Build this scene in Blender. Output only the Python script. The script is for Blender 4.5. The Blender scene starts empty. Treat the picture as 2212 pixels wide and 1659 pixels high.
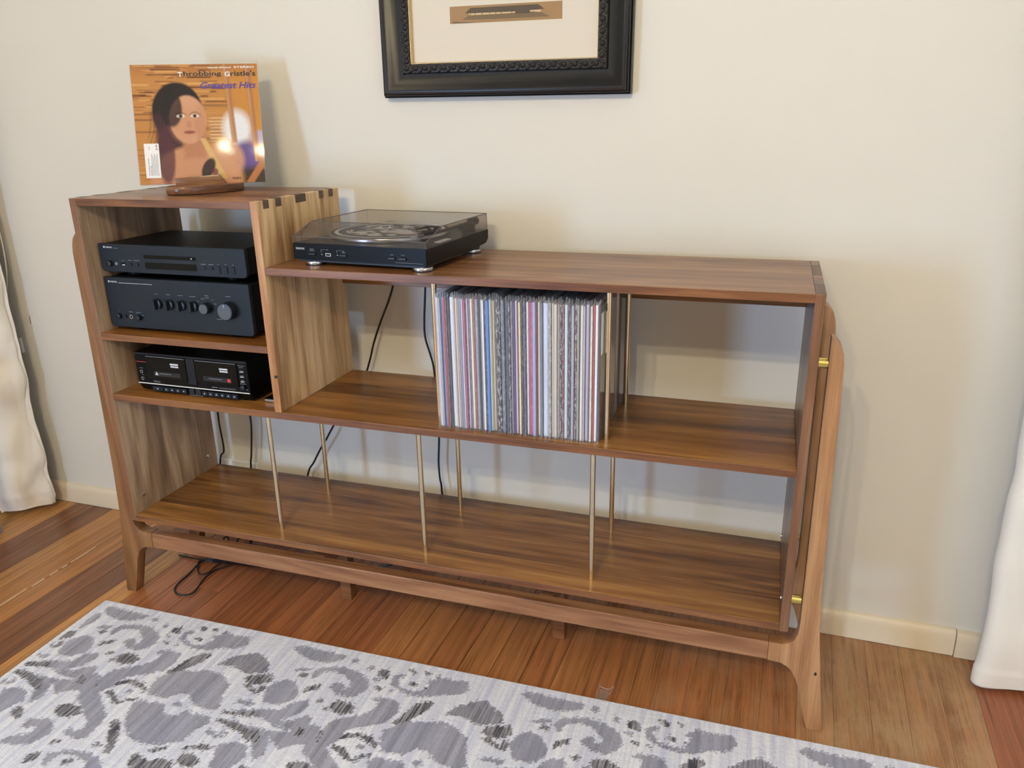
import bpy, bmesh, math, random
import numpy as np
from mathutils import Vector, Matrix, noise

random.seed(7)
SC = bpy.context.scene
COL = SC.collection

def lin(r, g, b, a=1.0):
    f = lambda v: (v/255.0/12.92) if v/255.0 <= .04045 else ((v/255.0+.055)/1.055)**2.4
    return (f(r), f(g), f(b), a)

# ------------------------------------------------------------------ camera, light, exposure
cam_d = bpy.data.cameras.new('camera')
cam_d.sensor_width = 36.0
cam_d.lens = 1695.96/2212*36.0
cam_d.clip_start = .05
cam = bpy.data.objects.new('camera', cam_d)
cam.location = (1.6956, -1.5710, 1.3596)
cam.rotation_euler = (1.2405, .0176, .3173)
COL.objects.link(cam)
SC.camera = cam

SC.view_settings.view_transform = 'Standard'
SC.view_settings.look = 'None'
SC.view_settings.exposure = 0.0
SC.view_settings.gamma = 1.0
SC.view_settings.use_curve_mapping = False

world = bpy.data.worlds.new('world')
SC.world = world
world.use_nodes = True
world.node_tree.nodes['Background'].inputs[0].default_value = (.75, .85, 1.0, 1)
world.node_tree.nodes['Background'].inputs[1].default_value = .5

def area(name, loc, rot, sx, sy, power, colr):
    d = bpy.data.lights.new(name, 'AREA')
    d.shape = 'RECTANGLE'; d.size = sx; d.size_y = sy
    d.energy = power; d.color = colr
    o = bpy.data.objects.new(name, d)
    o.location = loc; o.rotation_euler = rot
    COL.objects.link(o)
    return o
COOL = (.34, .60, 1.0)
area('window_daylight', (-.86, -3.25, .97), (math.radians(90), 0, math.radians(-66)), .85, 1.02, 108, COOL)
area('window_daylight_right', (3.10, -1.60, 1.30), (0, math.radians(90), 0), 1.2, 1.0, 8, COOL)
for k, (x, y, z) in enumerate([(1.00, -3.00, 2.77), (1.25, -3.00, 2.78), (1.50, -3.00, 2.62)]):
    d = bpy.data.lights.new('ceiling_bulb', 'POINT')
    d.energy = 57.0; d.color = (1.0, .85, .55); d.shadow_soft_size = .03
    o = bpy.data.objects.new('ceiling_bulb', d); o.location = (x, y, z); COL.objects.link(o)

# ------------------------------------------------------------------ materials
class NT:
    def __init__(s, name):
        s.m = bpy.data.materials.new(name); s.m.use_nodes = True
        s.t = s.m.node_tree; s.n = s.t.nodes; s.l = s.t.links
        s.b = s.n['Principled BSDF']; s.out = s.n['Material Output']
    def a(s, typ, **kw):
        n = s.n.new(typ)
        for k, v in kw.items(): setattr(n, k, v)
        return n
    def link(s, a, b): s.l.new(a, b)
    def math(s, op, a, b=None, c=None):
        n = s.a('ShaderNodeMath', operation=op)
        for i, v in enumerate((a, b, c)):
            if v is None: continue
            if isinstance(v, (int, float)): n.inputs[i].default_value = v
            else: s.link(v, n.inputs[i])
        return n.outputs[0]
    def noise(s, vec, scale=1, detail=3, rough=.55, dist=0):
        n = s.a('ShaderNodeTexNoise')
        n.inputs['Scale'].default_value = scale; n.inputs['Detail'].default_value = detail
        n.inputs['Roughness'].default_value = rough; n.inputs['Distortion'].default_value = dist
        if vec is not None: s.link(vec, n.inputs['Vector'])
        return n.outputs['Fac']
    def scale(s, vec, sx, sy, sz, off=(0, 0, 0)):
        n = s.a('ShaderNodeMapping')
        n.inputs['Scale'].default_value = (sx, sy, sz); n.inputs['Location'].default_value = off
        s.link(vec, n.inputs['Vector']); return n.outputs[0]
    def ramp(s, fac, stops):
        n = s.a('ShaderNodeValToRGB'); e = n.color_ramp.elements
        while len(e) < len(stops): e.new(.5)
        for i, (p, c) in enumerate(stops): e[i].position = p; e[i].color = c
        s.link(fac, n.inputs[0]); return n.outputs[0]
    def mix(s, fac, a, b, blend='MIX'):
        n = s.a('ShaderNodeMix', data_type='RGBA', blend_type=blend)
        for i, v in ((0, fac), (6, a), (7, b)):
            if isinstance(v, (int, float)): n.inputs[i].default_value = v
            elif isinstance(v, tuple): n.inputs[i].default_value = v
            else: s.link(v, n.inputs[i])
        return n.outputs[2]
    def bump(s, h, strength=.2, dist=.002):
        n = s.a('ShaderNodeBump'); n.inputs['Strength'].default_value = strength; n.inputs['Distance'].default_value = dist
        s.link(h, n.inputs['Height']); s.link(n.outputs[0], s.b.inputs['Normal'])

def plain(name, colr, rough=.5, metal=0.0, spec=.5, bumpy=0, bscale=300):
    t = NT(name)
    b = t.b.inputs
    b['Base Color'].default_value = colr; b['Roughness'].default_value = rough
    b['Metallic'].default_value = metal; b['Specular IOR Level'].default_value = spec
    tc = t.a('ShaderNodeTexCoord').outputs['Object']
    n = t.noise(tc, bscale, 2)
    t.link(t.mix(t.math('MULTIPLY', n, .12), colr, tuple(v*.8 for v in colr[:3])+(1,)), b['Base Color'])
    if bumpy: t.bump(n, bumpy, .001)
    return t.m

def wood(name, axis, c0, c1, c2, rough=.33, board=0.0, board_ax=1, seed=0.0, streak=.35, fig=1.0, coat=.0, band=26, heart=None):
    """grain runs along axis; board = width of the glued boards along the local axis board_ax (1 or 2 after reordering)"""
    t = NT(name)
    tc = t.a('ShaderNodeTexCoord').outputs['Object']
    sp = t.a('ShaderNodeSeparateXYZ'); t.link(tc, sp.inputs[0])
    order = {'x': (0, 1, 2), 'y': (1, 0, 2), 'z': (2, 1, 0)}[axis]
    cb = t.a('ShaderNodeCombineXYZ')
    for i, k in enumerate(order): t.link(sp.outputs[k], cb.inputs[i])
    vec = cb.outputs[0]
    if board:
        cell = t.math('FLOOR', t.math('MULTIPLY', sp.outputs[order[board_ax]], 1.0/board))
        wn = t.a('ShaderNodeTexWhiteNoise', noise_dimensions='1D')
        t.link(t.math('ADD', cell, seed+.37), wn.inputs['W'])
        tone = wn.outputs['Value']
        off = t.a('ShaderNodeCombineXYZ'); t.link(t.math('MULTIPLY', tone, 9.0), off.inputs[0]); t.link(t.math('MULTIPLY', tone, 3.0), off.inputs[1])
        va = t.a('ShaderNodeVectorMath', operation='ADD'); t.link(vec, va.inputs[0]); t.link(off.outputs[0], va.inputs[1])
        vec = va.outputs[0]
    else:
        tone = None
    o = (seed*3.1, seed*1.7, seed*.9)
    f1 = t.noise(t.scale(vec, 1.6, band, band, o), 1, 4, .6, .5)
    big = t.noise(t.scale(vec, .55, 4.5, 4.5, o), 1, 3, .5, .3)
    rings = t.math('SINE', t.math('MULTIPLY', big, 70.0*fig))
    f3 = t.noise(t.scale(vec, 9, 330, 330, o), 1, 2, .6)
    v = t.math('ADD', t.math('MULTIPLY', f1, .62), t.math('MULTIPLY', f3, .28))
    v = t.math('ADD', v, t.math('MULTIPLY', rings, .055))
    if tone is not None:
        v = t.math('ADD', v, t.math('MULTIPLY', t.math('SUBTRACT', tone, .5), .15))
    col = t.ramp(v, [(.28, c0), (.46, c1), (.66, c2)])
    s = t.noise(t.scale(vec, .9, 15, 15, (o[0]+5, o[1], o[2])), 1, 3, .5, .8)
    mask = t.ramp(s, [(.58, (0, 0, 0, 1)), (.72, (1, 1, 1, 1))])
    col = t.mix(t.math('MULTIPLY', mask, streak), col, tuple(k*.42 for k in c0[:3])+(1,))
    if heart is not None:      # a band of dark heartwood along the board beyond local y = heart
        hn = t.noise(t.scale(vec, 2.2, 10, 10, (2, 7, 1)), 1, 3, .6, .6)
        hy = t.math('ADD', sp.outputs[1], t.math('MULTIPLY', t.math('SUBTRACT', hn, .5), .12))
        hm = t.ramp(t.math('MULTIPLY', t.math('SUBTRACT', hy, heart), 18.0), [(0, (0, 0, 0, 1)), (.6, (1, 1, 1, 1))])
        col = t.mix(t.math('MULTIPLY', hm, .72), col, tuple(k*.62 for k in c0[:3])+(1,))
    t.link(col, t.b.inputs['Base Color'])
    t.b.inputs['Roughness'].default_value = rough
    t.b.inputs['Coat Weight'].default_value = coat
    t.b.inputs['Coat Roughness'].default_value = .12
    t.bump(f3, .12, .0006)
    return t.m

M = {}
def init_materials():
    M['shelf'] = wood('shelf_wood', 'x', lin(85, 50, 23), lin(136, 88, 43), lin(176, 126, 66), .28, .085, 1, 1.0, .30)
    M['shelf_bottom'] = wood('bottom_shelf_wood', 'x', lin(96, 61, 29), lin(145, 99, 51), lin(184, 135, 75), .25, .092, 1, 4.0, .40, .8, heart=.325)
    M['top'] = wood('top_wood', 'x', lin(95, 60, 36), lin(135, 92, 59), lin(167, 124, 87), .30, .085, 1, 2.0, .15)
    M['edge'] = wood('edge_wood', 'x', lin(81, 47, 26), lin(122, 78, 46), lin(150, 107, 65), .40, 0, 1, 3.0, .15)
    M['edge_z'] = wood('upright_edge_wood', 'z', lin(83, 54, 36), lin(117, 80, 55), lin(139, 102, 73), .40, 0, 1, 5.0, .2)
    M['sap'] = wood('pale_panel_wood', 'z', lin(150, 112, 74), lin(218, 184, 137), lin(253, 229, 184), .38, .09, 1, 6.0, .35, .7, .0, 15)
    M['sap2'] = wood('left_panel_wood', 'z', lin(112, 90, 72), lin(162, 136, 110), lin(204, 182, 156), .38, .10, 1, 8.0, .45, .8, .0, 17)
    M['sap_edge'] = wood('pale_edge_wood', 'z', lin(133, 83, 45), lin(172, 123, 74), lin(197, 155, 106), .38, 0, 1, 7.0, .2)
    M['dark'] = wood('right_panel_wood', 'z', lin(70, 50, 38), lin(120, 92, 72), lin(150, 122, 100), .33, .08, 1, 9.0, .4)
    M['endgrain'] = wood('end_grain_wood', 'y', lin(58, 40, 32), lin(88, 64, 52), lin(112, 86, 70), .4, 0, 1, 10.0, .1)
    M['leg'] = wood('leg_wood', 'z', lin(128, 88, 56), lin(166, 122, 82), lin(195, 154, 110), .36, 0, 1, 11.0, .08, .6)
    M['leg_left'] = wood('left_leg_wood', 'z', lin(95, 61, 36), lin(128, 89, 55), lin(152, 114, 76), .38, 0, 1, 14.0, .1, 1.2)
    M['rail'] = wood('rail_wood', 'x', lin(106, 67, 43), lin(145, 101, 69), lin(171, 130, 93), .42, 0, 1, 12.0, .1, 1.4)
    M['stand'] = wood('stand_wood', 'x', lin(62, 38, 26), lin(112, 74, 48), lin(150, 108, 74), .25, 0, 1, 13.0, .2)
    M['brass'] = plain('brass', lin(236, 222, 190), .20, 1.0)
    M['brass_yellow'] = plain('yellow_brass', lin(222, 202, 120), .15, 1.0)
    M['chrome'] = plain('chrome', lin(225, 225, 225), .12, 1.0)
    M['silver'] = plain('silver', lin(205, 205, 205), .25, 1.0)
    M['black'] = plain('black_plastic', lin(8, 8, 10), .36, 0, .14, .05, 900)
    M['black_gloss'] = plain('gloss_black', lin(8, 9, 11), .12, 0, .2)
    M['black_matte'] = plain('matte_black_steel', lin(22, 24, 28), .5, 0, .25, .08, 1500)
    M['face'] = plain('black_anodised_faceplate', lin(27, 34, 42), .45, .0, .25, .04, 1800)
    M['record_gloss'] = plain('glossy_dark_jacket', lin(30, 30, 30), .06, 0, .9)
    M['knob'] = plain('knob_black', lin(26, 30, 36), .35, .2)
    M['knob_face'] = plain('knob_brushed', lin(95, 98, 102), .35, .8)
    M['print'] = plain('pale_print', lin(190, 195, 200), .6)
    M['print_dim'] = plain('dim_print', lin(120, 126, 132), .6)
    M['white'] = plain('white_plastic', lin(232, 232, 230), .45)
    M['cable'] = plain('cable_black', lin(14, 14, 16), .42)
    M['red'] = plain('red_print', lin(190, 60, 50), .5)
    M['mat'] = plain('mat_board', lin(226, 218, 204), .8, 0, .2, .1, 400)
    M['paper_tan'] = plain('tan_paper', lin(168, 136, 98), .8, 0, .2)
    M['ink'] = plain('ink_dark', lin(92, 80, 68), .8)
    M['ink_mid'] = plain('ink_wash', lin(126, 106, 80), .8)
    M['ink_light'] = plain('ink_light', lin(216, 188, 146), .8)
    M['frame_black'] = plain('frame_black', lin(13, 13, 15), .34, 0, .32, .03, 200)
    M['frame_brown'] = plain('frame_brown_line', lin(50, 40, 36), .35)
    M['carved'] = plain('carved_dark', lin(38, 33, 29), .45, 0, .35)
    M['gilt'] = plain('gilt', lin(206, 186, 146), .28, .9)
    M['basebd'] = plain('cream_gloss_paint', lin(226, 212, 188), .35, 0, .5, .06, 60)
    M['ceiling'] = plain('ceiling_paint', lin(240, 236, 226), .8)
    M['sidewall'] = plain('side_wall_paint', lin(228, 224, 214), .7)
    M['subfloor'] = plain('subfloor_dark', lin(38, 24, 15), .8)
    M['sticker'] = plain('white_sticker', lin(236, 236, 234), .6)
    M['purple'] = plain('purple_ink', lin(74, 52, 146), .6)
    M['ink_black'] = plain('ink_black', lin(40, 26, 20), .6)
    M['grey_leg'] = plain('grey_painted_leg', lin(140, 132, 140), .5, 0, .5, .1, 80)
    M['joint_pale'] = plain('pale_joint_strip', lin(238, 224, 200), .6)
    # wall
    t = NT('cream_wall_paint')
    tc = t.a('ShaderNodeTexCoord').outputs['Object']
    n = t.noise(tc, 2.2, 4); n2 = t.noise(tc, 140, 3)
    t.link(t.mix(n, lin(221, 217, 209), lin(215, 211, 201)), t.b.inputs['Base Color'])
    t.b.inputs['Roughness'].default_value = .55; t.b.inputs['Specular IOR Level'].default_value = .3
    t.bump(n2, .10, .0015)
    M['wall'] = t.m
    # floor plank: tone and wear come from the plank's own colour
    t = NT('floor_board')
    oi = t.a('ShaderNodeObjectInfo')
    tc = t.a('ShaderNodeTexCoord').outputs['Object']
    ov = t.a('ShaderNodeCombineXYZ'); r9 = t.math('MULTIPLY', oi.outputs['Random'], 37.0)
    t.link(r9, ov.inputs[0]); t.link(t.math('MULTIPLY', r9, .7), ov.inputs[1])
    va = t.a('ShaderNodeVectorMath', operation='ADD'); t.link(tc, va.inputs[0]); t.link(ov.outputs[0], va.inputs[1])
    v = va.outputs[0]
    f1 = t.noise(t.scale(v, 58, 1.6, 58), 1, 4, .62, .5)
    f3 = t.noise(t.scale(v, 300, 6, 300), 1, 3, .65)
    f5 = t.noise(t.scale(v, 130, 3.0, 130), 1, 2, .5)
    k = t.math('ADD', t.math('MULTIPLY', f1, .9), t.math('MULTIPLY', f3, .55))
    shade = t.ramp(k, [(.46, (.50, .43, .38, 1)), (.70, (1, 1, 1, 1)), (.92, (1.42, 1.42, 1.36, 1))])
    col = t.mix(1.0, oi.outputs['Color'], shade, 'MULTIPLY')
    fleck = t.ramp(f5, [(.66, (0, 0, 0, 1)), (.74, (1, 1, 1, 1))])
    col = t.mix(t.math('MULTIPLY', fleck, .55), col, lin(70, 38, 20))
    wn = t.math('ADD', t.math('MULTIPLY', t.noise(t.scale(tc, 9, 5, 9), 1, 5, .75, .4), .6), t.math('MULTIPLY', t.noise(t.scale(tc, 170, 12, 170), 1, 4, .7), .4))
    wear = t.math('MULTIPLY', t.ramp(wn, [(.44, (0, 0, 0, 1)), (.60, (1, 1, 1, 1))]), oi.outputs['Alpha'])
    col = t.mix(t.math('MULTIPLY', wear, .75), col, lin(176, 146, 110))
    t.link(col, t.b.inputs['Base Color'])
    t.link(t.math('ADD', .30, t.math('MULTIPLY', wear, .35)), t.b.inputs['Roughness'])
    t.bump(f3, .12, .0008)
    M['plank'] = t.m
    # rug pile: colour class from the pattern attribute, streaks along y
    t = NT('rug_pile')
    at = t.a('ShaderNodeAttribute', attribute_name='pattern')
    sp = t.a('ShaderNodeSeparateColor'); t.link(at.outputs['Color'], sp.inputs[0])
    tc = t.a('ShaderNodeTexCoord').outputs['Object']
    st = t.noise(t.scale(tc, 55, 2.4, 1), 1, 4, .65, .3)
    st2 = t.noise(t.scale(tc, 190, 9, 1), 1, 3, .6)
    sp3 = t.noise(t.scale(tc, 420, 420, 1), 1, 2, .6)
    big = t.noise(t.scale(tc, 7, 2.2, 1), 1, 2)
    ground = t.mix(t.ramp(st, [(.33, (0, 0, 0, 1)), (.62, (1, 1, 1, 1))]), lin(208, 212, 236), lin(243, 246, 255))
    g1 = t.mix(big, lin(152, 157, 186), lin(180, 180, 190))
    grey = t.mix(1.0, g1, t.ramp(st, [(.32, (.64, .64, .66, 1)), (.64, (1.10, 1.10, 1.10, 1))]), 'MULTIPLY')
    dark = t.mix(t.ramp(st2, [(.42, (0, 0, 0, 1)), (.6, (1, 1, 1, 1))]), lin(62, 62, 76), lin(164, 163, 172))
    col = t.mix(sp.outputs[0], ground, grey)
    col = t.mix(sp.outputs[1], col, dark)
    t.link(col, t.b.inputs['Base Color'])
    t.b.inputs['Roughness'].default_value = .9; t.b.inputs['Specular IOR Level'].default_value = .15
    t.b.inputs['Sheen Weight'].default_value = .25
    t.bump(t.math('ADD', sp3, t.math('MULTIPLY', st2, .8)), .7, .004)
    M['rug'] = t.m
    M['rug_edge'] = plain('rug_binding', lin(206, 205, 210), .9, 0, .1, .4, 500)
    # printed cover: colours stored on the print itself
    t = NT('cover_print')
    at = t.a('ShaderNodeAttribute', attribute_name='ink')
    t.link(at.outputs['Color'], t.b.inputs['Base Color']); t.b.inputs['Roughness'].default_value = .6; t.b.inputs['Specular IOR Level'].default_value = .12
    M['cover'] = t.m
    # record jackets: colour per jacket, printed speckle along the spine by alpha
    t = NT('jacket_card')
    oi = t.a('ShaderNodeObjectInfo'); tc = t.a('ShaderNodeTexCoord').outputs['Object']
    ov = t.a('ShaderNodeCombineXYZ'); t.link(t.math('MULTIPLY', oi.outputs['Random'], 9.0), ov.inputs[2])
    va = t.a('ShaderNodeVectorMath', operation='ADD'); t.link(tc, va.inputs[0]); t.link(ov.outputs[0], va.inputs[1]); tc = va.outputs[0]
    n = t.noise(t.scale(tc, 260, 1, 75), 1, 3, .7)
    n2 = t.noise(t.scale(tc, 420, 1, 6), 1, 2, .5)
    sp = t.math('MULTIPLY', t.ramp(n, [(.50, (0, 0, 0, 1)), (.56, (1, 1, 1, 1))]), oi.outputs['Alpha'])
    inv = t.a('ShaderNodeInvert'); t.link(oi.outputs['Color'], inv.inputs['Color'])
    c = t.mix(1.0, oi.outputs['Color'], t.ramp(n2, [(.3, (.85, .85, .87, 1)), (.7, (1.15, 1.15, 1.15, 1))]), 'MULTIPLY')
    t.link(t.mix(t.math('MULTIPLY', sp, .62), c, inv.outputs[0]), t.b.inputs['Base Color'])
    t.b.inputs['Roughness'].default_value = .4
    M['jacket'] = t.m
    # slipmat
    t = NT('slipmat_print')
    tc = t.a('ShaderNodeTexCoord').outputs['Object']
    n = t.noise(t.scale(tc, 11, 11, 1, (3.3, 1.2, 0)), 1, 3, .5, 3.4)
    sp = t.a('ShaderNodeSeparateXYZ'); t.link(tc, sp.inputs[0])
    dx = t.math('ADD', sp.outputs[0], .018); dy = t.math('ADD', sp.outputs[1], -.180)
    rr = t.math('SQRT', t.math('ADD', t.math('MULTIPLY', dx, dx), t.math('MULTIPLY', dy, dy)))
    ring = t.math('LESS_THAN', t.math('ABSOLUTE', t.math('SUBTRACT', rr, .132)), .0045)
    inn = t.math('LESS_THAN', rr, .108)
    pat = t.math('MULTIPLY', t.math('GREATER_THAN', n, .505), inn)
    m = t.mix(t.math('MAXIMUM', ring, pat), lin(16, 16, 18), lin(214, 209, 205))
    t.link(m, t.b.inputs['Base Color']); t.b.inputs['Roughness'].default_value = .8
    M['slipmat'] = t.m
    # thin clear plastics: transparent + gloss
    def clear(name, tint, gloss_rough, refl, haze=0.0, hazecol=(1, 1, 1, 1)):
        t = NT(name)
        tr = t.a('ShaderNodeBsdfTransparent'); tr.inputs[0].default_value = tint
        gl = t.a('ShaderNodeBsdfGlossy'); gl.inputs['Roughness'].default_value = gloss_rough
        fr = t.a('ShaderNodeFresnel'); fr.inputs[0].default_value = 1.5
        geo = t.a('ShaderNodeNewGeometry'); outer = t.math('SUBTRACT', 1.0, geo.outputs['Backfacing'])   # mirror only on the outer face
        mx = t.a('ShaderNodeMixShader'); t.link(t.math('MULTIPLY', t.math('MULTIPLY', fr.outputs[0], refl), outer), mx.inputs[0])
        base = tr.outputs[0]
        if haze:
            df = t.a('ShaderNodeBsdfDiffuse'); df.inputs[0].default_value = hazecol
            m2 = t.a('ShaderNodeMixShader'); m2.inputs[0].default_value = haze
            t.link(tr.outputs[0], m2.inputs[1]); t.link(df.outputs[0], m2.inputs[2]); base = m2.outputs[0]
        t.link(base, mx.inputs[1]); t.link(gl.outputs[0], mx.inputs[2])
        t.link(mx.outputs[0], t.out.inputs[0])
        return t.m
    M['lid'] = clear('smoked_acrylic', (.84, .82, .815, 1), .02, .9, .03, (.5, .47, .46, 1))
    M['sleeve'] = clear('clear_sleeve_plastic', (.975, .98, .99, 1), .14, .9, .11, (.9, .93, 1, 1))
    M['sleeve_cover'] = clear('clear_outer_sleeve', (.985, .985, .99, 1), .06, .07, .012)
    M['glass'] = clear('picture_glass', (.98, .98, .98, 1), .01, .8)
    M['plastic_bit'] = clear('clear_pad_plastic', (.92, .88, .84, 1), .05, 2.0, .12, (1, .95, .9, 1))
    M['lid_edge'] = plain('acrylic_edge', lin(96, 90, 88), .2)
    # curtain
    t = NT('curtain_cloth')
    tc = t.a('ShaderNodeTexCoord').outputs['Object']
    n = t.noise(tc, 900, 2)
    t.b.inputs['Base Color'].default_value = lin(236, 231, 222); t.b.inputs['Roughness'].default_value = .75
    t.b.inputs['Specular IOR Level'].default_value = .2
    t.bump(n, .15, .001)
    M['curtain'] = t.m
init_materials()

# ------------------------------------------------------------------ mesh helpers
class MB:
    def __init__(s): s.bm = bmesh.new()
    def box(s, x0, x1, y0, y1, z0, z1, bev=0.0, seg=2, rot=None, piv=None):
        r = bmesh.ops.create_cube(s.bm, size=1)
        vs = r['verts']
        for v in vs:
            v.co = Vector((x0+(x1-x0)*(v.co.x+.5), y0+(y1-y0)*(v.co.y+.5), z0+(z1-z0)*(v.co.z+.5)))
        if rot is not None:
            bmesh.ops.rotate(s.bm, verts=vs, cent=piv or ((x0+x1)/2, (y0+y1)/2, (z0+z1)/2), matrix=rot)
        if bev:
            es = list({e for v in vs for e in v.link_edges})
            bmesh.ops.bevel(s.bm, geom=es, offset=bev, segments=seg, affect='EDGES', profile=.5)
        return s
    def cyl(s, c, r, h, axis='z', seg=24, r2=None, bev=0.0):
        m = {'z': Matrix.Identity(4), 'y': Matrix.Rotation(math.radians(90), 4, 'X'), 'x': Matrix.Rotation(math.radians(90), 4, 'Y')}[axis]
        res = bmesh.ops.create_cone(s.bm, cap_ends=True, segments=seg, radius1=r, radius2=r if r2 is None else r2, depth=h, matrix=Matrix.Translation(c) @ m)
        if bev:
            vs = res['verts']; fs = [f for f in {f for v in vs for f in v.link_faces} if len(f.verts) > 4]
            es = list({e for f in fs for e in f.edges})
            bmesh.ops.bevel(s.bm, geom=es, offset=bev, segments=2, affect='EDGES', profile=.5)
        return s
    def prism(s, pts, axis, a, b, bev=0.0):
        """polygon pts in the plane normal to axis, extruded from a to b"""
        def P(p, w):
            return {'y': (p[0], w, p[1]), 'x': (w, p[0], p[1]), 'z': (p[0], p[1], w)}[axis]
        va = [s.bm.verts.new(P(p, a)) for p in pts]; vb = [s.bm.verts.new(P(p, b)) for p in pts]
        n = len(pts); fs = [s.bm.faces.new(va), s.bm.faces.new(vb[::-1])]
        for i in range(n): fs.append(s.bm.faces.new((va[i], va[(i+1) % n], vb[(i+1) % n], vb[i])))
        bmesh.ops.recalc_face_normals(s.bm, faces=fs)
        if bev:
            es = list({e for f in fs[:2] for e in f.edges})
            bmesh.ops.bevel(s.bm, geom=es, offset=bev, segments=2, affect='EDGES', profile=.5)
        return s
    def tube(s, pts, r, seg=8, smooth=6):
        pts = [Vector(p) for p in pts]; P = []
        if smooth and len(pts) > 2:
            q = [pts[0]]+pts+[pts[-1]]
            for i in range(1, len(q)-2):
                for k in range(smooth):
                    u = k/smooth; a, b, c, d = q[i-1], q[i], q[i+1], q[i+2]
                    P.append(.5*((2*b)+(c-a)*u+(2*a-5*b+4*c-d)*u*u+(3*b-a-3*c+d)*u**3))
            P.append(pts[-1])
        else: P = pts
        rings = []; up = Vector((.31, .17, .93))
        for i, p in enumerate(P):
            t = (P[min(i+1, len(P)-1)]-P[max(i-1, 0)]).normalized()
            n = t.cross(up)
            if n.length < .05: n = t.cross(Vector((1, 0, 0)))
            n.normalize(); b = t.cross(n)
            rings.append([s.bm.verts.new(p+r*(math.cos(2*math.pi*k/seg)*n+math.sin(2*math.pi*k/seg)*b)) for k in range(seg)])
        for i in range(len(rings)-1):
            for k in range(seg):
                s.bm.faces.new((rings[i][k], rings[i][(k+1) % seg], rings[i+1][(k+1) % seg], rings[i+1][k]))
        s.bm.faces.new(rings[0][::-1]); s.bm.faces.new(rings[-1])
        return s
    def ball(s, c, rx, ry, rz, sub=2, rot=None):
        r = bmesh.ops.create_icosphere(s.bm, subdivisions=sub, radius=1)
        m = Matrix.Diagonal((rx, ry, rz, 1))
        if rot is not None: m = rot.to_4x4() @ m
        bmesh.ops.transform(s.bm, matrix=Matrix.Translation(c) @ m, verts=r['verts'])
        return s
    def build(s, name, mat, parent=None, smooth=False, front=None, fdir=(0, -1, 0)):
        me = bpy.data.meshes.new(name)
        s.bm.normal_update()
        s.bm.to_mesh(me)
        me.materials.append(mat)
        if front is not None:
            me.materials.append(front); d = Vector(fdir)
            for p, f in zip(me.polygons, s.bm.faces):
                if f.normal.dot(d) > .6: p.material_index = 1
        s.bm.free()
        if smooth:
            for p in me.polygons: p.use_smooth = True
            try: me.set_sharp_from_angle(angle=math.radians(38))
            except Exception: pass
        o = bpy.data.objects.new(name, me); COL.objects.link(o)
        if parent is not None: o.parent = parent
        return o

def thing(name, label, cat, loc=(0, 0, 0), rotz=0.0, group=None, rot=None):
    o = bpy.data.objects.new(name, None); COL.objects.link(o)
    o.location = loc; o.rotation_euler = rot or (0, 0, rotz)
    o.empty_display_size = .05
    o['label'] = label; o['category'] = cat
    if group: o['group'] = group
    return o
def tag(o, label, cat, group=None):
    o['label'] = label; o['category'] = cat
    if group: o['group'] = group
    return o
def struct(o):
    o['kind'] = 'structure'; return o

def text_mesh(body, width=None, height=None, shear=0.0):
    c = bpy.data.curves.new('lettering', 'FONT'); c.body = body; c.shear = shear; c.offset = .022
    c.align_x = 'LEFT'; c.resolution_u = 3
    o = bpy.data.objects.new('lettering', c); COL.objects.link(o)
    dg = bpy.context.evaluated_depsgraph_get(); dg.update()
    me = bpy.data.meshes.new_from_object(o.evaluated_get(dg))
    bpy.data.objects.remove(o)
    co = np.empty(len(me.vertices)*3); me.vertices.foreach_get('co', co); co = co.reshape(-1, 3)
    mn, mx = co.min(0), co.max(0); co = co-mn
    sx = (width/(mx[0]-mn[0])) if width else None
    sy = (height/(mx[1]-mn[1])) if height else None
    if sx is None: sx = sy
    if sy is None: sy = sx
    co[:, 0] *= sx; co[:, 1] *= sy
    return me, co
def lettering(body, x, y, z, width, mat, parent, height=None, shear=0.0, up=False, name='lettering'):
    """flat print on a face looking towards -y; (x,z) is its lower left corner. up=True turns it to read upwards"""
    me, co = text_mesh(body, width, height, shear)
    if up: w = np.stack([x-co[:, 1], np.full(len(co), y), z+co[:, 0]], 1)
    else: w = np.stack([x+co[:, 0], np.full(len(co), y), z+co[:, 1]], 1)
    me.vertices.foreach_set('co', w.ravel()); me.materials.clear(); me.materials.append(mat); me.update()
    o = bpy.data.objects.new(name, me); COL.objects.link(o); o.parent = parent
    return o

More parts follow.
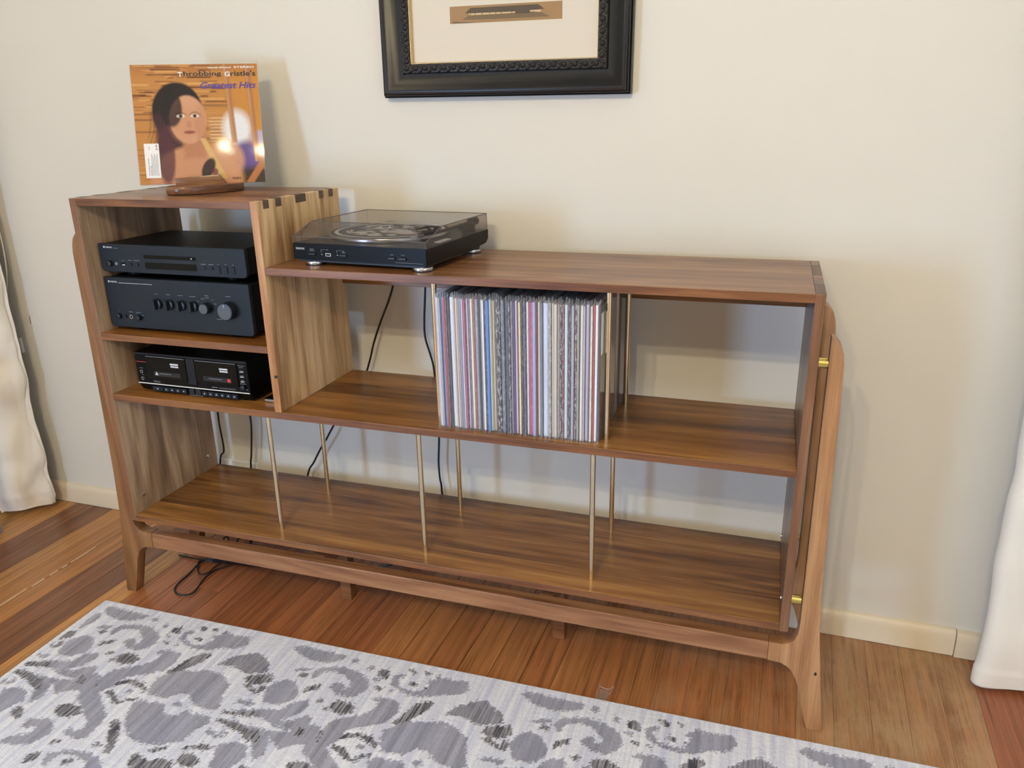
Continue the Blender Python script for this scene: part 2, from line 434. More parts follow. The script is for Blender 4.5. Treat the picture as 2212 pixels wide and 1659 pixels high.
# ------------------------------------------------------------------ the room
WA = -.0105
def wy(x, off=0.0): return .4471 + WA*x + off
def build_room():
    r = Matrix.Rotation(WA, 3, 'Z')
    b = MB(); b.prism([(-1.05, wy(-1.05)), (3.25, wy(3.25)), (3.25, wy(3.25)+.1), (-1.05, wy(-1.05)+.1)], 'z', -.05, 2.9)
    w = struct(b.build('wall_back', M['wall']))
    MB().tube([(-.7713, wy(-.77)-.0002, .7195), (-.773, wy(-.77)-.0002, .691)], .0012, 6, 0).build('scuff_mark', M['ink'], w)
    struct(MB().box(-1.05, -.95, -6.1, .46, -.05, 2.9).build('wall_left', M['sidewall']))
    struct(MB().box(3.15, 3.25, -6.1, .42, -.05, 2.9).build('wall_right', M['sidewall']))
    struct(MB().box(-1.05, 3.25, -6.1, -6.0, -.05, 2.9).build('wall_front', M['sidewall']))
    struct(MB().box(-1.05, 3.25, -6.1, .56, 2.9, 3.0).build('ceiling', M['ceiling']))
    fl = struct(MB().box(-1.0, 3.2, -6.05, .5, -.06, -.018).build('floor', M['subfloor']))
    # boards
    gold = [(171, 122, 72), (167, 115, 67), (178, 128, 76)]
    brown = [(126, 83, 56), (133, 88, 58), (119, 79, 54)]
    red = [(151, 94, 61), (160, 103, 65), (142, 88, 56), (164, 108, 67)]
    tan = [(153, 110, 74), (149, 105, 70), (158, 116, 79)]
    W = .083; sl = .030
    xs0 = -.40 - 8*W
    rows = 50
    rnd = random.Random(3)
    for i in range(rows):
        x = xs0 + i*W
        if x > 3.1: break
        w = W
        cuts = [-5.9]
        y = -5.9 + rnd.uniform(.3, 1.9)
        while y < .3:
            cuts.append(y); y += rnd.uniform(1.2, 2.4)
        if abs(x+.02-.10) < W*.6: cuts = [-5.9, -4.0, -2.2, .1]      # the butt joint by the left foot
        if -.9 < x < .05 or x > 1.2: cuts = [c for c in cuts if c < -1.2] or [-5.9]
        cuts.append(.44)
        for a, c in zip(cuts[:-1], cuts[1:]):
            wear = 0.0
            if x < -.08: base = rnd.choice(gold if (i*7+3) % 5 not in (1, 3) else brown)
            elif x < .75: base = rnd.choice(red[:3])
            elif x < 1.45: base = rnd.choice([(164, 110, 67), (160, 107, 65), (154, 100, 61)])
            elif x < 1.80: base = rnd.choice([(160, 103, 63), (154, 98, 58)]); wear = .5
            elif x < 2.23: base = rnd.choice(tan); wear = .95
            else: base = rnd.choice([(153, 92, 58), (142, 84, 54)])
            b = MB(); g = .0007 if x < 1.2 else .0002
            dz = rnd.uniform(-.0003, .0003)
            pts = [(x+g+sl*a, a+.0006), (x+w-g+sl*a, a+.0006), (x+w-g+sl*c, c-.0006), (x+g+sl*c, c-.0006)]
            b.prism(pts, 'z', -.018, dz, .0)
            es = [e for e in b.bm.edges if all(v.co.z > -.01 for v in e.verts)]
            bmesh.ops.bevel(b.bm, geom=es, offset=.0005 if x < 1.2 else .0003, segments=1, affect='EDGES')
            o = b.build('plank', M['plank'], fl)
            o.color = lin(*base)[:3]+(wear,)
    # thin pale strips set along one joint by the left wall
    for a, c in ((-.17, -.06), (-.045, .0), (.02, .05), (.065, .085), (.10, .20)):
        xx = -.4000
        MB().box(xx-.0010+sl*a, xx+.0014+sl*a, a, c, -.006, .0008).build('joint_strip', M['joint_pale'], fl)
    # baseboard: two lengths that meet at a joint by the right curtain
    def bb(x0, x1, th, dz, name):
        prof = [(0, 0), (-th, 0), (-th, .052+dz), (-th+.002, .064+dz), (-th+.006, .071+dz), (-.004, .0745+dz), (0, .075+dz)]
        b = MB(); va = []; 
        for x in (x0, x1):
            va.append([b.bm.verts.new((x, wy(x)+p[0], p[1]+.0012)) for p in prof])
        n = len(prof); fs = [b.bm.faces.new(va[0]), b.bm.faces.new(va[1][::-1])]
        for i in range(n): fs.append(b.bm.faces.new((va[0][i], va[0][(i+1) % n], va[1][(i+1) % n], va[1][i])))
        bmesh.ops.recalc_face_normals(b.bm, faces=fs)
        return struct(b.build(name, M['basebd'], None, True))
    bb(-.95, 2.233, .016, 0, 'baseboard_back')
    bb(2.235, 3.15, .021, -.002, 'baseboard_right')
    # power outlet low on the wall behind the cabinet
    t = thing('power_outlet', 'white power outlet low on the wall behind the console near the left side', 'outlet', (.045, wy(.045), .20))
    MB().box(-.075, .072, -.010, 0, 0, .071, .003).build('cover_plate', M['white'], t)
    for sx in (-.035, .035):
        MB().box(sx-.008, sx+.008, -.014, -.0095, .045, .058, .001).build('rocker_switch', M['white'], t)
    # cable clip on the wall beside the left curtain, and a slack cord loop
    t = thing('wall_clip', 'small white plastic clip on the wall beside the left curtain', 'clip', (-.846, wy(-.846), .58))
    MB().box(-.016, .018, -.012, 0, 0, .056, .004).build('clip_body', M['white'], t)
    MB().cyl((.008, -.0125, .006), .003, .003, 'y', 10).build('screw', M['ink'], t)
    o = MB().tube([(-.815, wy(-.8)-.004, 1.30), (-.792, .43, 1.10), (-.786, .425, .95), (-.793, .42, .86), (-.812, .42, .815), (-.835, .42, .80), (-.85, .42, .83), (-.85, .43, 1.0)], .0022, 6).build('blind_cord', M['basebd'], None, True)
    tag(o, 'thin pale cord loop hanging by the wall above the left curtain edge', 'cord')

def curtain(name, path, z0, z1, label, seed, crumple):
    P = [Vector((x, y, 0)) for x, y in path]
    pts = []
    q = [P[0]]+P+[P[-1]]
    for i in range(1, len(q)-2):
        for k in range(10):
            u = k/10; a, b, c, d = q[i-1], q[i], q[i+1], q[i+2]
            pts.append(.5*((2*b)+(c-a)*u+(2*a-5*b+4*c-d)*u*u+(3*b-a-3*c+d)*u**3))
    pts.append(P[-1])
    nz = 150
    b = MB(); V = []
    for i, p in enumerate(pts):
        t = (pts[min(i+1, len(pts)-1)]-pts[max(i-1, 0)]).normalized(); n = Vector((t.y, -t.x, 0))
        col = []
        for k in range(nz+1):
            h = k/nz; z = z0+(z1-z0)*h**1.35
            s = Vector((p.x*3.2+seed, p.y*3.2, z*2.6))
            d = noise.noise(s*1.6)*.020+noise.noise(s*4.2)*.010*min(crumple, 1.2)
            r = abs(noise.noise(s*2.4+Vector((4, 1, 2))))
            d += (.5-r)*.010*min(crumple, 1.0)
            if crumple > 1: d += (noise.voronoi(Vector((p.y*5.5+p.x*5.5, z*6.5, seed)))[0][0]-.3)*.030+(noise.voronoi(Vector((p.y*13, z*11, seed+3)))[0][0]-.3)*.009
            hem = .0025 if z-z0 < .05 else 0
            amp = 1.0 if 1 < i < len(pts)-1 else .35
            dz = (noise.noise(Vector((p.x*9, p.y*9, seed)))*.006) if k == 0 else 0
            col.append(b.bm.verts.new((p.x+n.x*(d*amp+hem), p.y+n.y*(d*amp+hem), z+dz)))
        V.append(col)
    for i in range(len(V)-1):
        for k in range(nz):
            b.bm.faces.new((V[i][k], V[i+1][k], V[i+1][k+1], V[i][k+1]))
    bmesh.ops.recalc_face_normals(b.bm, faces=b.bm.faces)
    o = b.build(name, M['curtain'], None, True)
    m = o.modifiers.new('cloth', 'SOLIDIFY'); m.thickness = .002
    tag(o, label, 'curtain')
    return o

build_room()
curtain('curtain', [(-.768, .392), (-.764, .370), (-.790, .330), (-.862, .262), (-.905, .262), (-.89, .33), (-.915, .37), (-.93, .30)], .022, 2.3,
        'crumpled cream curtain hanging to the floor in the corner left of the console', 1.3, 2.5)
curtain('curtain', [(2.268, .335), (2.258, .305), (2.275, .285), (2.33, .288), (2.40, .300), (2.45, .33), (2.52, .30), (2.60, .285), (2.68, .32), (2.76, .29), (2.84, .31), (2.92, .29), (2.98, .32)], .012, 2.3,
        'smooth cream curtain hanging to the floor to the right of the console', 5.1, .45)

# ------------------------------------------------------------------ record console
W = 1.8; D = .3685; T = .0183; TP = .0188; XT0 = .5355; XT1 = .5556
ZB = .2883; ZM = .6595; ZA = .831; ZL = 1.0273; ZT = 1.1804
def build_console():
    c = thing('record_console', 'long wooden record console with a stepped tower, open shelves and brass divider rods', 'console')
    bv = .0012
    MB().box(0, TP, 0, D, ZB-T, ZT, bv).build('side_panel', M['sap2'], c, front=M['edge_z'])
    MB().box(W-TP, W, 0, D, ZB-T-.001, ZL, bv).build('side_panel', M['dark'], c, front=M['edge_z'])
    p = MB().box(XT0, XT1, 0, D, ZM, ZT, bv).build('tower_panel', M['sap'], c, front=M['sap_edge'])
    p['label'] = 'pale streaked upright panel with dark joint ends'
    MB().cyl((XT1-.004, -.0006, .7545), .0042, .002, 'y', 14).build('knot', M['ink_black'], p)
    MB().box(TP, XT0, 0, D, ZT-T, ZT, bv).build('tower_top', M['top'], c, front=M['edge'])
    MB().box(XT1, W-TP, 0, D, ZL-T, ZL, bv).build('console_top', M['top'], c, front=M['edge'])
    MB().box(TP, XT0, 0, D, ZA-T, ZA, bv).build('shelf', M['shelf'], c, front=M['edge'])
    MB().box(TP, W-TP, 0, D, ZM-T, ZM, bv).build('shelf', M['shelf'], c, front=M['edge'])
    MB().box(TP, W-TP, 0, D, ZB-T, ZB, bv).build('shelf', M['shelf_bottom'], c, front=M['edge'])
    MB().box(XT1, W-TP, D-.02, D-.002, .921, ZL-T, bv).build('back_rail', M['shelf'], c)
    # through fingers of the box joints
    for y0, y1 in ((.0235, .0465), (.0735, .0975), (.159, .206), (.269, .290), (.317, .3385)):
        MB().box(XT0+.001, XT1+.0006, y0, y1, ZT-T-.001, ZT+.0005, .0003, 1).build('joint_finger', M['endgrain'], c)
    for y0, y1 in ((.0235, .0465), (.0735, .0975), (.159, .206), (.269, .290), (.317, .3385)):
        MB().box(-.0006, TP-.001, y0, y1, ZT-T-.001, ZT+.0005, .0003, 1).build('joint_finger', M['endgrain'], c)
    for y0, y1, m in ((.002, .093, 'endgrain'), (.095, .151, 'dark'), (.153, .193, 'top'), (.195, .30, 'endgrain'), (.302, .3665, 'dark')):
        MB().box(W-TP+.0006, W+.0005, y0, y1, ZL-T, ZL+.0004, .0003, 1).build('joint_finger', M[m], c)
    # brass divider rods
    r = .0065
    for x in (.4735, .9065, 1.345):
        for y in (.052, .298):
            MB().cyl((x, y, (ZB+ZM-T)/2), r, ZM-T-ZB, 'z', 24).build('divider_rod', M['brass'], c, True)
    for x in (.9680, 1.3745):
        for y in (.050, .290):
            MB().cyl((x, y, (ZM+ZL-T)/2), r, ZL-T-ZM, 'z', 24).build('divider_rod', M['brass'], c, True)
    # legs: one outline, mirrored for the left, taller there
    def legp(top, left):
        pts = [(1.8200, top), (1.8300, top-.006), (1.8400, top-.018), (1.8460, top-.036), (1.8488, top-.058), (1.8507, .835), (1.8547, .611), (1.8596, .41), (1.8670, .269), (1.8760, .19),
               (1.8985, .004), (1.8960, 0), (1.8650, 0), (1.8625, .004), (1.8490, .055), (1.8367, .105), (1.8300, .127), (1.8200, .147), (1.8080, .160), (1.7930, .1675), (1.7640, .1695),
               (1.7640, .2185), (1.7930, .2185), (1.8080, .2245), (1.8180, .237), (1.8232, .255), (1.8246, .285), (1.8237, .407), (1.8203, .832)]
        if left: pts = [(W-x, z) for x, z in pts]
        return pts
    for y0, y1, lab in ((.0248, .0585, None), (.3080, .3420, None)):
        MB().prism(legp(.94, False), 'y', y0, y1, .0022).build('leg', M['leg'], c, True)
        MB().prism(legp(1.093, True), 'y', y0, y1, .0022).build('leg', M['leg_left'], c, True)
        MB().box(.036, 1.764, y0+.0008, y1-.0008, .1700, .2180, .002).build('leg_rail', M['rail'], c)
    for x in (.577, 1.230):
        MB().box(x-.0175, x+.0175, .0577, .3088, .176, .2178, .0012).build('cross_rail', M['rail'], c)
        f = MB().box(x-.0170, x+.0170, .176, .2085, 0, .177, .0012).build('support_foot', M['edge'], c)
    MB().box(.045, .155, .105, .135, .240, .2695, .001).build('support_block', M['rail'], c)
    # brass spacers and bolts
    for y in (.042, .325):
        for z in (.8800, .3300):
            MB().cyl((1.8110, y, z), .0105, .0225, 'x', 24).build('spacer', M['brass_yellow'], c, True)
        for z in (1.030, .3300):
            MB().cyl((-.0110, y, z), .0105, .0225, 'x', 24).build('spacer', M['brass_yellow'], c, True)
        MB().cyl((TP+.0012, y-.002, .3355), .0062, .0036, 'x', 20, bev=.001).build('bolt_head', M['chrome'], c, True)
        MB().cyl((W-TP-.0012, y-.002, .3300), .0062, .0036, 'x', 20, bev=.001).build('bolt_head', M['chrome'], c, True)
    MB().ball((1.8690, .0249, .155), .0035, .0008, .0055, 1).build('knot', M['ink_black'], c)
build_console()

# ------------------------------------------------------------------ hi-fi units
def foot(t, x, y, h, r=.024):
    MB().cyl((x, y, h/2), r, h, 'z', 24, bev=.002).build('foot', M['black'], t, True)

def cd_player():
    t = thing('disc_player', 'slim dark grey disc player resting on the amplifier in the tower', 'disc player', (.2515, .038, .9765))
    hw = .2245; z0 = .0135; z1 = .0860
    pl = [(-hw, z0+.010), (-hw, z1-.002), (-hw+.002, z1), (hw-.002, z1), (hw, z1-.002), (hw, z0+.010), (hw-.004, z0+.002), (hw-.010, z0), (-hw+.010, z0), (-hw+.004, z0+.002)]
    MB().prism(pl, 'y', 0, .012, .0012).build('faceplate', M['face'], t)
    MB().box(-hw+.006, hw-.006, .012, .262, z0+.004, z1-.001, .002).build('casing', M['black_matte'], t)
    for x in (-.155, .155):
        for y in (.05, .22): foot(t, x, y, .0140, .026)
    o = -.0015
    X = lambda a: a-.2515
    Z = lambda a: a-.9765
    MB().box(X(.170), X(.3295), o, .003, Z(1.0285), Z(1.0375), .0012).build('disc_tray', M['black_gloss'], t)
    MB().box(X(.170), X(.3290), o+.0008, .003, Z(1.0020), Z(1.0190), .001).build('display', M['black_gloss'], t)
    MB().cyl((X(.0590), -.004, Z(1.0118)), .0075, .010, 'y', 24, bev=.001).build('power_button', M['knob'], t, True)
    MB().cyl((X(.0785), -.0006, Z(1.0118)), .0040, .002, 'y', 18).build('sensor_window', M['print_dim'], t, True)
    MB().box(X(.0940), X(.1070), -.0008, .003, Z(1.0075), Z(1.0150), .0008).build('usb_port', M['black_gloss'], t)
    MB().box(X(.0975), X(.1060), -.0016, .0, Z(1.0085), Z(1.0105)).build('usb_tongue', M['white'], t)
    for x in (.1240, .1450): MB().box(X(x)-.0042, X(x)+.0042, -.003, .003, Z(1.0075), Z(1.0155), .001).build('button', M['knob'], t)
    for x in (.3527, .3751): MB().box(X(x)-.004, X(x)+.004, -.0022, .003, Z(1.0075), Z(1.0150), .001).build('button', M['face'], t)
    for x in (.3964, .4179, .4393): MB().box(X(x)-.0035, X(x)+.0035, -.0022, .003, Z(.999), Z(1.0175), .001).build('button', M['face'], t)
    MB().box(X(.3160), X(.3195), o-.0006, 0, Z(1.0315), Z(1.0345)).build('eject_mark', M['print'], t)
    lettering('YAMAHA', X(.0490), -.0004, Z(1.0515), .0235, M['print'], t, .0045)
    MB().cyl((X(.0462), -.0001, Z(1.0540)), .0026, .0006, 'y', 18).build('emblem', M['print'], t)
    MB().box(X(.0765), X(.0920), -.0004, .001, Z(1.0515), Z(1.0524)).build('model_mark', M['print_dim'], t)
    for x, w, z in ((.0590, .002, 1.0235), (.1000, .006, 1.0195), (.1230, .011, 1.0215), (.1440, .017, 1.0215), (.3510, .015, 1.0200), (.3735, .015, 1.0200), (.3955, .004, 1.0215), (.4170, .005, 1.0215), (.4385, .004, 1.0215)):
        MB().box(X(x)-w/2, X(x)+w/2, -.0004, .001, Z(z), Z(z)+.0013).build('caption', M['print_dim'], t)
    MB().cyl((-hw-.0015, .020, .056), .0070, .007, 'x', 16).build('side_screw', M['black'], t)

def amplifier():
    t = thing('amplifier', 'large dark grey amplifier with a row of knobs on the upper tower shelf', 'amplifier', (.2500, .038, ZA))
    hw = .2250; z0 = .0105; z1 = .1440
    pl = [(-hw, z0+.010), (-hw, z1-.002), (-hw+.002, z1), (hw-.002, z1), (hw, z1-.002), (hw, z0+.010), (hw-.004, z0+.002), (hw-.010, z0), (-hw+.010, z0), (-hw+.004, z0+.002)]
    MB().prism(pl, 'y', 0, .012, .0012).build('faceplate', M['face'], t)
    MB().box(-hw+.006, hw-.006, .012, .325, z0+.004, z1-.002, .002).build('casing', M['black_matte'], t)
    for x in (-.150, .150):
        for y in (.05, .27): foot(t, x, y, .0145, .028)
    X = lambda a: a-.2500
    Z = lambda a: a-ZA
    for x in (.1903, .2284, .2658, .3030):
        k = MB(); k.cyl((X(x), -.004, Z(.9110)), .0135, .008, 'y', 28, bev=.001); kb = k.build('tone_knob', M['knob'], t, True)
        MB().box(X(x)-.0042, X(x)+.0042, -.019, -.0075, Z(.9110)-.0125, Z(.9110)+.0130, .0015).build('knob_grip', M['knob'], kb)
    kb = MB().cyl((X(.3450), -.009, Z(.9095)), .0140, .018, 'y', 36, bev=.0012).build('input_knob', M['knob'], t, True)
    MB().cyl((X(.3450), -.0183, Z(.9095)), .0122, .0010, 'y', 36).build('knob_face', M['knob_face'], kb, True)
    kb = MB().cyl((X(.4108)+.001, -.011, Z(.9070)), .0225, .022, 'y', 48, bev=.0015).build('volume_knob', M['knob'], t, True)
    MB().cyl((X(.4108)+.001, -.0223, Z(.9070)), .0200, .0010, 'y', 48).build('knob_face', M['knob_face'], kb, True)
    MB().box(X(.4108)+.0002, X(.4108)+.0018, -.0232, -.0225, Z(.9070)+.011, Z(.9070)+.019).build('knob_mark', M['print'], kb)
    MB().cyl((X(.0579), -.004, Z(.8717)), .0072, .010, 'y', 24, bev=.001).build('power_button', M['knob'], t, True)
    MB().cyl((X(.0773), -.0015, Z(.8715)), .0045, .004, 'y', 20).build('sensor_window', M['knob'], t, True)
    j = MB().cyl((X(.0977), -.0014, Z(.8713)), .0052, .0030, 'y', 24).build('headphone_jack', M['chrome'], t, True)
    MB().cyl((X(.0977), -.0032, Z(.8713)), .0032, .0006, 'y', 20).build('jack_hole', M['black_gloss'], j)
    kb = MB().cyl((X(.1243), -.006, Z(.8707)), .0072, .012, 'y', 24, bev=.001).build('selector_knob', M['knob'], t, True)
    lettering('YAMAHA', X(.0440), -.0004, Z(.9610), .0245, M['print'], t, .0046)
    MB().cyl((X(.0412), -.0001, Z(.9634)), .0026, .0006, 'y', 18).build('emblem', M['print'], t)
    MB().box(X(.0725), X(.1810), -.0004, .001, Z(.9605), Z(.9616)).build('model_mark', M['print'], t)
    for x, w, z in ((.1890, .009, .9365), (.2270, .012, .9365), (.2645, .016, .9360), (.3025, .018, .9355), (.3330, .010, .9310), (.3465, .012, .9400), (.3465, .012, .9345), (.3625, .004, .9300), (.3700, .008, .9200), (.4110, .015, .9410), (.3780, .019, .8805), (.3180, .006, .9245), (.0580, .002, .8850), (.0965, .012, .8835), (.1215, .015, .8830), (.1340, .008, .8760)):
        MB().box(X(x)-w/2, X(x)+w/2, -.0004, .001, Z(z), Z(z)+.0013).build('caption', M['print_dim'], t)

def cassette_deck():
    t = thing('cassette_deck', 'black double cassette deck with a silver trim line on the lower tower shelf', 'cassette deck', (.264, .034, ZM))
    hw = .1790
    X = lambda a: a-.264
    Z = lambda a: a-ZM
    MB().prism([(.012, .007), (-.0, .0290), (0, .1155), (.268, .1155), (.268, .007)], 'x', -hw, hw, .0012).build('casing', M['black'], t)
    for x in (-.14, .14):
        for y in (.035, .235): foot(t, x, y, .0075, .014)
    MB().box(-hw+.001, hw-.001, -.003, .002, Z(.6875), Z(.6895), .0004).build('trim_line', M['white'], t)
    MB().box(-hw, hw, -.0022, .001, Z(.7695), Z(.7745), .0006).build('top_lip', M['black_matte'], t)
    for x0, x1 in ((.1235, .2515), (.2820, .4120)):
        w = MB().box(X(x0), X(x1), -.0030, .001, Z(.7040), Z(.7660), .001).build('cassette_door', M['black_gloss'], t)
        MB().box(X(x0)+.002, X(x1)-.002, -.0036, -.0028, Z(.7655), Z(.7668)).build('door_edge', M['print_dim'], w)
        m = .093 if x0 < .2 else .090
        MB().box(X(x0)+m-.014, X(x0)+m+.012, -.0037, -.0029, Z(.7470), Z(.7515)).build('scale_window', M['print'], w)
        MB().box(X(x0)+m-.013, X(x0)+m+.012, -.0037, -.0029, Z(.7405), Z(.7450)).build('scale_window', M['print'], w)
        MB().box(X(x0)+.022, X(x1)-.020, -.0037, -.0029, Z(.7130), Z(.7260)).build('tape_window', M['print_dim'] if 0 else M['knob'], w)
        MB().box(X(x0)+.040, X(x1)-.050, -.0041, -.0036, Z(.7195), Z(.7210)).build('caption', M['print_dim'], w)
    MB().prism([(X(.1490), Z(.7155)), (X(.1600), Z(.7155)), (X(.1545), Z(.7250))], 'y', -.0042, -.0036).build('tape_emblem', M['print'], t)
    MB().box(X(.3800), X(.3895), -.0042, -.0036, Z(.7150), Z(.7235)).build('tape_emblem', M['red'], t)
    MB().box(X(.2535), X(.2800), -.0028, .001, Z(.6975), Z(.7690), .0008).build('centre_strip', M['black_matte'], t)
    for z in (.7208, .7015):
        j = MB().cyl((X(.1028), -.0010, Z(z)), .0046, .0030, 'y', 24).build('microphone_jack', M['silver'], t, True)
        MB().cyl((X(.1028), -.0028, Z(z)), .0029, .0006, 'y', 20).build('jack_hole', M['black_gloss'], j)
    MB().box(X(.0870), X(.1200), -.0006, .001, Z(.7478), Z(.7490)).build('red_line', M['red'], t)
    for x, w, z in ((.1020, .012, .7300), (.1040, .005, .7110), (.4246, .022, .7618), (.4240, .012, .7570), (.4251, .012, .7480), (.4242, .009, .7350), (.4243, .009, .7225), (.4243, .018, .7125), (.4180, .006, .6975), (.4340, .006, .6975)):
        MB().box(X(x)-w/2, X(x)+w/2, -.0006, .001, Z(z), Z(z)+.0011).build('caption', M['print_dim'], t)
    for z in (.7445, .7312, .7180):
        MB().box(X(.4245)-.0055, X(.4245)+.0055, -.0022, .001, Z(z), Z(z)+.0022, .0004).build('slide_switch', M['print'], t)
    MB().cyl((X(.4252), -.004, Z(.7040)), .0068, .008, 'y', 24, bev=.001).build('level_knob', M['knob'], t, True)
    lettering('TEAC', X(.1355), -.0006, Z(.6930), .0240, M['print_dim'], t, .0048)
    lettering('Stereo Double Cassette Deck', X(.3480), -.0006, Z(.6940), .0510, M['print_dim'], t, .0034)
    MB().box(X(.3250), X(.3430), -.0006, .001, Z(.6945), Z(.6965)).build('model_mark', M['print_dim'], t)
    for x0, x1 in ((.1274, .1620), (.1645, .1815), (.1835, .2005), (.2025, .2195), (.2215, .2390), (.2884, .3055), (.3075, .3245), (.3265, .3430), (.3450, .3615), (.3635, .3805), (.3825, .3995)):
        b = MB().box(X(x0), X(x1), .0005, .010, Z(.6675), Z(.6805), .0012).build('piano_key', M['face'], t)
        cx = (X(x0)+X(x1))/2
        MB().prism([(cx-.0028, Z(.6730)), (cx+.0028, Z(.6730)), (cx, Z(.6765))], 'y', -.0001, .0008).build('key_mark', M['print'], b)
    for x in (.2560, .2770):
        MB().box(X(x)-.0085, X(x)+.0085, .0005, .010, Z(.6660), Z(.6840), .0012).build('level_slider', M['knob'], t)
    MB().box(X(.2465), X(.2870), .0035, .011, Z(.6640), Z(.6662)).build('slider_rail', M['print_dim'], t)

def gadget():
    t = thing('media_box', 'slim black box with a silver front edge standing beside the cassette deck', 'gadget', (.468, .055, ZM))
    MB().box(0, .062, .002, .105, .0012, .0115, .0012).build('casing', M['black'], t)
    MB().box(0, .062, 0, .003, .0022, .0090, .0008).build('front_edge', M['silver'], t)
    for x in (.008, .054):
        for y in (.012, .092): MB().cyl((x, y, .0007), .004, .0016, 'z', 10).build('foot', M['cable'], t)

def turntable():
    t = thing('turntable', 'black turntable with a smoked lid standing on the console top beside the tower', 'turntable', (.7890, .0330, ZL), math.radians(-4.3))
    hw = .1800; z0 = .0155; z1 = .0540; dp = .335
    MB().prism([(0, z0), (0, z1), (dp, z1), (dp, z0+.016), (dp-.014, z0+.006), (dp-.10, z0)], 'x', -hw, hw, .0015).build('plinth', M['black'], t)
    MB().box(-hw+.012, hw-.012, .010, dp-.03, z0-.006, z0+.001).build('under_tray', M['cable'], t)
    for x in (-.140, .152):
        for y in (.030, .290):
            f = MB().cyl((x, y, .0048), .0235, .0096, 'z', 32, bev=.0012).build('foot', M['silver'], t, True)
            MB().cyl((x, y, .0012), .0245, .0024, 'z', 32).build('foot_pad', M['cable'], f, True)
    def U(px): return -.18+(px-40)/1510*.36
    lettering('DENON', U(77), -.0005, .0390, .0235, M['print'], t, .0048)
    for a, b_, nm in ((225, 310, 'power_button'), (590, 675, 'record_button'), (1135, 1215, 'start_button'), (1250, 1335, 'stop_button')):
        MB().box(U(a), U(b_), -.004, .002, .0265, .0330, .0018).build(nm, M['knob'], t)
    u = MB().box(U(423), U(488), -.0012, .002, .0255, .0335, .0009).build('usb_port', M['silver'], t)
    MB().box(U(432), U(479), -.0018, -.0008, .0275, .0318, .0005).build('port_hole', M['black_gloss'], u)
    for x, w, z in ((265, 44, .0405), (265, 56, .0368), (447, 26, .0405), (632, 26, .0395), (637, 36, .0360)):
        MB().box(U(x-w/2), U(x+w/2), -.0005, .001, z, z+.0012).build('caption', M['print_dim'], t)
    for x0 in (374, 557):
        MB().box(U(x0), U(x0+55), -.0005, .001, .0408, .0413).build('bracket_line', M['print_dim'], t)
        MB().box(U(x0), U(x0+3), -.0005, .001, .0345, .0413).build('bracket_line', M['print_dim'], t)
        MB().cyl((U(x0+7), -.0004, .0298), .0012, .0012, 'y', 12).build('indicator', M['print'], t)
    for b_, x in (('START', 1160), ('STOP', 1279)):
        lettering(b_, U(x), -.0005, .0368, U(x+38)-U(x), M['print_dim'], t, .0022)
    MB().box(U(1210), U(1508), -.0005, .001, .0206, .0213).build('model_mark', M['print_dim'], t)
    px, py = -.018, .180
    p = MB().cyl((px, py, .0595), .150, .0110, 'z', 96, bev=.002).build('platter', M['silver'], t, True)
    MB().cyl((px, py, .0658), .1455, .0014, 'z', 96).build('slipmat', M['slipmat'], p, True)
    MB().cyl((px, py, .070), .0034, .010, 'z', 16, bev=.001).build('spindle', M['chrome'], p, True)
    a = MB(); a.tube([(.148, .285, .076), (.149, .20, .075), (.146, .12, .0745), (.128, .075, .0740)], .0040, 10).cyl((.148, .285, .064), .017, .020, 'z', 24).cyl((.148, .312, .076), .011, .028, 'y', 20)
    arm = a.build('tonearm', M['black'], t, True)
    MB().box(.117, .136, .040, .076, .0685, .0765, .002).build('headshell', M['print_dim'], arm)
    MB().box(.152, .168, .09, .15, .0540, .0565, .001).build('arm_rest', M['white'], t)
    # lid: thin shell
    prof = [(.002, .0545), (.002, .0690), (.0800, .0948), (.330, .0948), (.330, .0545)]
    b = MB(); L = [b.bm.verts.new((-hw+.001, y, z)) for y, z in prof]; Rr = [b.bm.verts.new((hw-.001, y, z)) for y, z in prof]
    for i in range(4): b.bm.faces.new((L[i], Rr[i], Rr[i+1], L[i+1]))
    b.bm.faces.new(L); b.bm.faces.new(Rr[::-1])
    bmesh.ops.recalc_face_normals(b.bm, faces=b.bm.faces)
    lid = b.build('lid', M['lid'], t)
    m = lid.modifiers.new('wall', 'SOLIDIFY'); m.thickness = .0022; m.offset = -1
    e = MB()
    for sx in (-hw+.0015, hw-.0015):
        e.tube([(sx, y, z) for y, z in prof[:4]]+[(sx, .330, .0545)], .0011, 6, 0)
    for y, z in prof[1:4]: e.tube([(-hw+.002, y, z), (hw-.002, y, z)], .0010, 6, 0)
    e.build('lid_edges', M['lid_edge'], lid, True)
    for x in (-.11, .11): MB().box(x-.014, x+.014, .329, .341, .040, .066, .002).build('hinge', M['black'], lid)

cd_player(); amplifier(); cassette_deck(); gadget(); turntable()

